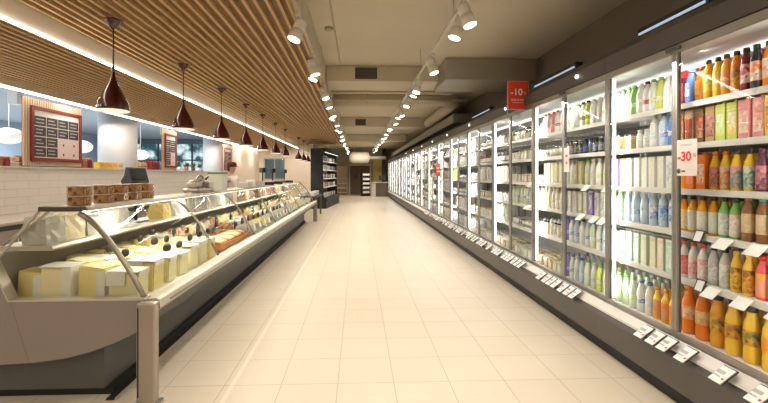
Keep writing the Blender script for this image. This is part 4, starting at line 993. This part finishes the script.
def board(y0, y1, z0, z1, lab, grid=(4,4)):
    t = thing('menu_board', lab, 'menu board', (-4.855,(y0+y1)/2,0))
    w = (y1-y0)/2
    f = MB(); n = int((2*w+.22)/.045)
    f.box(-.030,-.018,-w-.12,w+.03,z0-.07,z1+.11,0)
    for i in range(n): 
        yy = -w-.12+.045*i; f.box(-.0179,-.006,yy,min(yy+.026,w+.03),z0-.07,z1+.11,1)
    f.build('backing', [mat('board_gap', (.30,.09,.05), .6), mat('board_strip', (.70,.54,.38), .5)], t)
    f = MB(); b = .055
    f.rbox(-.0055,.022,-w,-w+b,z0,z1,.004); f.rbox(-.0055,.022,w-b,w,z0,z1,.004); f.rbox(-.0055,.022,-w+b,w-b,z0,z0+b,.004); f.rbox(-.0055,.022,-w+b,w-b,z1-b,z1,.004); f.build('frame', M_redf, t)
    f = MB(); f.box(-.005,.002,-w+b,w-b,z0+b,z1-b); f.build('panel', M_menuw, t)
    f = MB(); r6 = random.Random(int(y0)); c, r = grid
    W0, W1, H0, H1 = -w+b+.010, w-b-.010, z0+b+.010, z1-b-.085*(z1-z0)/.86
    cw, ch = (W1-W0)/c, (H1-H0)/r
    for i in range(c):
        for j in range(r):
            a0, a1, b1, b0_ = W0+cw*i+.006, W0+cw*(i+1)-.006, H1-ch*j-.006, H1-ch*(j+1)+.006
            pink = i >= c/2 and j >= r/2
            if pink and c > 1:
                f.box(.0021,.0035,a0-.008,a1+.008,b0_-.008,b1+.008,1); f.box(.0036,.0042,(a0+a1)/2-.01,(a0+a1)/2+.02,b0_+.03,b0_+.07,0)
            else:
                f.box(.0021,.0035,a0,a1,b0_,b1,0)
                for q in range(2):
                    zz = b1-(b1-b0_)*(.32+.36*q); f.box(.0036,.0042,a0+cw*.12,a0+cw*r6.uniform(.55,.85),zz-.008,zz+.008,2)
    f.build('menu_cards', [M_chalk, M_pinkc, mat('chalk_line', (.45,.44,.43), .6)], t)
board(6.27, 7.38, 1.66, 2.49, 'red framed menu board with dark cards, the largest and nearest of the three')
board(10.5, 11.15, 1.64, 2.50, 'red framed menu board between the two round columns, middle of the three', (2,4))
board(15.1, 15.9, 1.64, 2.45, 'slim red framed board past the second round column, farthest of the three', (1,4))

# ------------------------------------------------------------------ shop worker behind the counter
def skin(name, verts, edges, m, parent, sub=2):
    me = bpy.data.meshes.new(name); me.from_pydata([v[0] for v in verts], edges, []); me.materials.append(m)
    o = link(name, me, parent)
    md = o.modifiers.new('Skin', 'SKIN'); md.use_smooth_shade = True
    sv = me.skin_vertices[0].data
    for i, v in enumerate(verts):
        r = v[1]; sv[i].radius = r if isinstance(r, tuple) else (r, r); sv[i].use_root = (i == 0)
    sb = o.modifiers.new('Sub', 'SUBSURF'); sb.levels = sub; sb.render_levels = sub
    return o
M_skin = mat('skin', (.62,.38,.28), .5); M_coat = mat('white_coat', (.78,.76,.74), .7); M_trs = mat('dark_trousers', (.03,.03,.04), .8); M_capr = mat('maroon_cap', (.16,.02,.025), .7)
pn = thing('person', 'person in white coat and maroon cap working behind the deli counter', 'person', (-3.05, 9.95, 0), -.5)
V = [((0,0,.92),(.15,.11)), ((0,0,1.10),(.145,.10)), ((.01,0,1.28),(.165,.11)), ((.015,0,1.40),(.10,.08)), ((.02,0,1.47),.052), ((.035,0,1.54),.065), ((.045,0,1.60),(.088,.085)), ((.04,0,1.67),(.080,.075)),
     ((0,.09,.86),.085), ((.02,.095,.48),.058), ((0,.095,.09),.042), ((.13,.10,.035),.035),
     ((0,-.09,.86),.085), ((.02,-.095,.48),.058), ((0,-.095,.09),.042), ((.13,-.10,.035),.035),
     ((.01,.19,1.375),.055), ((.04,.23,1.10),.042), ((.28,.19,1.06),.032), ((.34,.18,1.06),(.035,.02)),
     ((.01,-.19,1.375),.055), ((.04,-.23,1.10),.042), ((.28,-.17,1.06),.032), ((.34,-.16,1.06),(.035,.02)),
     ((.138,0,1.585),.014)]
E = [(0,1),(1,2),(2,3),(3,4),(4,5),(5,6),(6,7),(0,8),(8,9),(9,10),(10,11),(0,12),(12,13),(13,14),(14,15),(3,16),(16,17),(17,18),(18,19),(3,20),(20,21),(21,22),(22,23),(6,24)]
nv = len(V)
for s, b in ((1,19),(-1,23)):
    c = Vector(V[b][0])
    for j, (dy, L) in enumerate(((-.027,.075),(-.009,.085),(.009,.08),(.027,.062))):
        V += [((c.x+.035,c.y+dy,c.z),.010), ((c.x+.035+L*.55,c.y+dy*1.15,c.z-.012),.009), ((c.x+.03+L*.9,c.y+dy*1.15,c.z-.045),.0075)]
        E += [(b,nv),(nv,nv+1),(nv+1,nv+2)]; nv += 3
    V += [((c.x+.01,c.y-s*.04,c.z-.01),.011), ((c.x+.05,c.y-s*.06,c.z-.025),.009)]; E += [(b,nv),(nv,nv+1)]; nv += 2
skin('body', V, E, M_skin, pn)
skin('coat', [((0,0,.80),(.175,.14)), ((0,0,.95),(.172,.135)), ((0,0,1.10),(.165,.122)), ((.01,0,1.28),(.185,.13)), ((.012,0,1.385),(.13,.10)), ((.01,.19,1.375),.070), ((.04,.23,1.10),.057), ((.24,.19,1.065),.046), ((.01,-.19,1.375),.070), ((.04,-.23,1.10),.057), ((.24,-.175,1.065),.046)],
     [(0,1),(1,2),(2,3),(3,4),(4,5),(5,6),(6,7),(4,8),(8,9),(9,10)], M_coat, pn)
skin('trousers', [((0,0,.90),(.155,.115)), ((0,.092,.82),.095), ((.02,.097,.48),.072), ((0,.097,.13),.060), ((0,-.092,.82),.095), ((.02,-.097,.48),.072), ((0,-.097,.13),.060)], [(0,1),(1,2),(2,3),(0,4),(4,5),(5,6)], M_trs, pn)
for s in (-1,1):
    f = MB(); f.rbox(-.06,.19,s*.10-.05,s*.10+.05,.0,.09,.03); f.build('shoe', M_black, pn)
    f = MB(); f.blob((.128,s*.032,1.612),.008,.012,.008,10,6); f.build('eye', M_ink, pn)
    f = MB(); f.blob((.03,s*.088,1.595),.018,.010,.028,10,6,M=None); f.build('ear', M_skin, pn)
f = MB(); f.blob((.126,0,1.548),.006,.024,.006,10,6); f.build('mouth', mat('lip', (.45,.18,.15), .5), pn)
f = MB(); f.lathe([(.098,1.645),(.112,1.665),(.118,1.70),(.100,1.745),(.05,1.765),(0,1.768)],20,(.035,0,0)); f.prism([(.10,.07),(.19,.05),(.205,0),(.19,-.05),(.10,-.07)],1.648,1.658,'Z'); f.build('cap', M_capr, pn)
f = MB(); f.lathe([(.08,1.54),(.095,1.60),(.099,1.648)],20,(.025,0,0)); 
hr = MB()
prof = [(.07,1.545),(.093,1.58),(.100,1.62),(.101,1.652)]
vs = []; fs = []; n = 13
for i in range(n):
    a = PI*.42+ (2*PI-PI*.84)*i/(n-1)
    for r, z in prof: vs.append((.03+r*math.cos(a), r*math.sin(a), z))
for i in range(n-1):
    for j in range(3): fs.append((i*4+j,(i+1)*4+j,(i+1)*4+j+1,i*4+j+1))
hr.add(vs, fs, 0, True); h = hr.build('hair', mat('dark_hair', (.04,.022,.015), .6), pn); md = h.modifiers.new('Solid','SOLIDIFY'); md.thickness = .012; md.offset = 0

# ------------------------------------------------------------------ open black chiller and display table past the counter
t = thing('open_chiller', 'tall black open-front chiller past the far end of the deli counter', 'fridge', (-1.42, 17.65, 0), -.10)
CL = 3.9
f = MB()
f.prism([(0,0),(0,.45),(-.06,.55),(-.10,2.45),(0.02,2.60),(-.62,2.60),(-.62,0)], 0, .05); f.build('side_panel', mat('chiller_black', (.018,.018,.018), .7), t); f = MB(); f.prism([(0,0),(0,.45),(-.06,.55),(-.10,2.45),(0.02,2.60),(-.62,2.60),(-.62,0)], CL-.05, CL); f.build('side_panel', mat('chiller_black', (.018,.018,.018), .7), t)
f = MB(); f.box(-.62,-.58,.051,CL-.051,.1,2.6); f.build('back_panel', mat('chiller_inner', (.30,.29,.28), .5), t)
f = MB(); f.box(-.58,.05,.051,CL-.051,0,.45); f.box(.0501,.075,.051,CL-.051,.30,.42); f.build('base', mat('chiller_black', (.018,.018,.018), .7), t)
f = MB(); f.box(-.58,.02,.051,CL-.051,2.45,2.60); f.build('canopy', mat('chiller_black', (.018,.018,.018), .7), t)
f = MB(); f.box(-.02,.0,.1,CL-.1,2.43,2.449); f.build('led_bar', MATS['led_bar_soft'], t)
for z in (.90,1.28,1.66,2.04):
    f = MB(); f.box(-.579,-.10,.052,CL-.052,z,z+.025); f.box(-.0999,-.085,.052,CL-.052,z-.02,z+.03); f.build('shelf', M_shelf, t)
light('chiller_glow','AREA',(-.03,CL/2,2.42),30,(1,.96,.9),aim((-.2,0,-1)),t,shape='RECTANGLE',size=.04,size_y=3.5)
M = Matrix.Rotation(-.10,4,'Z'); r7 = random.Random(2)
pk = [(nm, mesh_of(lambda f: f.rbox(-.07,.07,-.075,.075,0,.2,.012), 'chilled_pack', mm), mm) for nm, mm in (('white',pm('white')),('grey',pm('silver')),('brown',pm('brown')),('black',pm('black')))]
lb = mesh_of(lambda f: f.box(.0705,.072,-.05,.05,.04,.14), 'label', pm('grey'))
for li, z in enumerate((.451,.926,1.306,1.686,2.066)):
    for i in range(11):
        p = M @ Vector((-.20, .25+.335*i, 0)); nm, me, mm = r7.choice([pk[0],pk[0],pk[1],pk[2],pk[3]])
        o = link('chilled_pack', me, None, (-1.42+p.x, 17.65+p.y, z+.0005), -.10); o.scale = (1,1.6,1); link('label', lb, o)
        tag(o, '%s pack in the open black chiller, %s from near end, %s level from bottom' % (nm, ORD[i], ORD[li]), 'package', 'packs in the open black chiller')
t = thing('display_table', 'low dark table with white packs between the deli counter and the black chiller', 'table', (-1.70, 14.6, 0))
f = MB(); f.rbox(-.35,.35,-.9,.9,.70,.74,.008); f.build('table_top', mat('table_dark', (.10,.085,.07), .5), t)
for a in (-.3,.3):
    for b in (-.82,.82):
        f = MB(); f.box(a-.03,a+.03,b-.03,b+.03,0,.699); f.build('leg', mat('table_dark', (.10,.085,.07), .5), t)
wb = mesh_of(lambda f: f.rbox(-.10,.10,-.12,.12,0,.13,.015), 'white_pack', mat('pack_bright', (.86,.85,.84), .35))
wl = mesh_of(lambda f: f.box(.1005,.102,-.07,.07,.03,.09), 'label', pm('lightblue'))
n = 0
for b in range(6):
    for a in range(2):
        o = link('white_pack', wb, None, (-1.86+.30*a, 13.92+.28*b, .7405)); link('label', wl, o)
        tag(o, 'white pack on the low dark table, %s from near end, %s row' % (ORD[b], ('rear','aisle-side')[a]), 'package', 'white packs on the low table')

# ------------------------------------------------------------------ far end of the aisle
t = thing('service_door', 'brown double door in the wall at the far end of the aisle', 'door', (.15, 30.96, 0))
for s in (-1,1):
    f = MB(); f.rbox(min(0,s*.74)+(.003 if s>0 else 0),max(0,s*.74)-(.003 if s<0 else 0),-.03,.03,.02,2.15,.006); d = f.build('door_leaf', mat('brown_door', (.16,.11,.075), .5, noise=.1), t)
    f = MB(); f.box(s*.3-.12,s*.3+.12,-.034,-.0305,1.2,1.6); f.build('door_window', mat('dark_pane', (.05,.05,.055), .15), d)
f = MB(); f.box(-.82,-.745,-.06,.035,0,2.25); f.box(.745,.82,-.06,.035,0,2.25); f.box(-.7449,.7449,-.06,.035,2.16,2.25); f.build('door_frame', M_cream, t)
t = thing('white_shelf_unit', 'cream shelf unit against the far wall left of the brown door', 'shelf unit', (-1.35, 30.7, 0))
f = MB(); f.box(-.55,-.52,-.25,.25,0,2.1); f.box(.52,.55,-.25,.25,0,2.1); f.box(-.5199,.5199,.22,.25,0,2.1); f.build('frame', M_cream, t)
for z in (.1,.45,.8,1.15,1.5,2.05):
    f = MB(); f.box(-.519,.519,-.25,.219,z,z+.035); f.build('shelf', M_cream, t)
t = thing('display_stand', 'slim black display stand with white bins before the brown door', 'display stand', (.50, 28.3, 0), .3)
f = MB(); f.box(-.28,-.25,-.2,.2,0,1.6); f.box(.25,.28,-.2,.2,0,1.6); f.box(-.2499,.2499,.17,.2,0,1.6); f.box(-.2499,.2499,-.2,.1699,0,.08); f.build('frame', M_black, t)
for z in (.2,.5,.8,1.1,1.4):
    f = MB(); f.box(-.24,.24,-.22,.15,z,z+.02); f.box(-.24,.24,-.235,-.2201,z,z+.15); f.build('bin', M_white, t)
t = thing('service_desk', 'grey service desk standing at the far end of the aisle by the fridges', 'desk', (1.50, 27.6, 0))
f = MB(); f.rbox(-.62,.5,-.35,.35,.92,.97,.008); f.build('desk_top', mat('desk_grey', (.45,.43,.40), .4), t)
f = MB(); f.box(-.60,-.32,-.3,.3,0,.919); f.build('pedestal', mat('desk_white', (.62,.60,.56), .5), t)
f = MB(); f.box(-.3199,.46,-.1,.3,0,.919); f.build('front_panel', mat('desk_brown', (.18,.14,.10), .5), t)
t = thing('desk_monitor', 'small black till screen on the grey service desk', 'monitor', (1.62, 27.6, .9705))
f = MB(); f.rbox(-.12,.12,-.08,.08,0,.015,.004); f.tube([(0,0,.015),(0,0,.15)],.02,8); f.build('stand', M_black, t)
f = MB(); f.rbox(-.22,.22,-.03,.03,.15,.45,.01); f.build('screen', M_black, t)
f = MB(); f.box(1.15,1.80,30.9,30.97,.9,2.7); tag(f.build('yellow_panel', mat('panel_yellow', (.72,.58,.22), .6)), 'pale yellow wall panel at the far end of the aisle', 'panel')
f = MB(); f.box(1.82,2.05,30.3,30.98,0,ZC-.001); struct(f.build('column_3', mat('dark_column', (.05,.045,.04), .6)))
f = MB(); f.lathe([(0,-.72),(.20,-.71),(.34,-.62),(.40,-.45),(.40,.62),(.15,.70),(.11,.75),(.11,1.85),(0,1.85)],28,(.10,28.6,2.66),M=Matrix.Rotation(PI/2,3,'Y'))
for x in (-.25,.4): f.tube([(x,28.6,3.05),(x,28.6,ZC-.02)],.008,6)
tag(f.build('round_white_duct', mat('duct_white', (.80,.76,.68), .45)), 'big white round-ended duct hanging across the far end of the aisle', 'duct')
light('far_lamp', 'AREA', (.4, 26.5, 3.3), 90, (1,.86,.66), (0,0,0), size=1.5)

# ------------------------------------------------------------------ world, camera, view
w = bpy.data.worlds.new('World'); scene.world = w; w.use_nodes = True
w.node_tree.nodes['Background'].inputs['Color'].default_value = (.9,.85,.75,1); w.node_tree.nodes['Background'].inputs['Strength'].default_value = .15
light('ceiling_lamp', 'AREA', (1.0, -2.5, 3.3), 90, (1,.89,.74), (0,0,0), size=1.8)
cam = bpy.data.cameras.new('Camera'); co = bpy.data.objects.new('Camera', cam); C.objects.link(co)
cam.sensor_width = 36; cam.lens = 36*410/768; cam.clip_start = .05; cam.clip_end = 100
yaw = math.radians(2.2)
co.location = (0,0,1.45); co.rotation_euler = (PI/2, 0, -yaw)
cam.shift_x = (26-410*math.tan(yaw))/768; cam.shift_y = -(201.5-175)/768
scene.camera = co
vs_ = scene.view_settings; vs_.view_transform = 'Standard'; vs_.look = 'None'; vs_.gamma = 1; vs_.exposure = .18; vs_.use_curve_mapping = False
try:
    scene.cycles.caustics_reflective = False; scene.cycles.caustics_refractive = False; scene.cycles.transparent_max_bounces = 24; scene.cycles.max_bounces = 8; scene.cycles.diffuse_bounces = 5; scene.cycles.use_denoising = True; scene.cycles.sample_clamp_indirect = 3
except Exception as e: print(e)
print('counts', count)
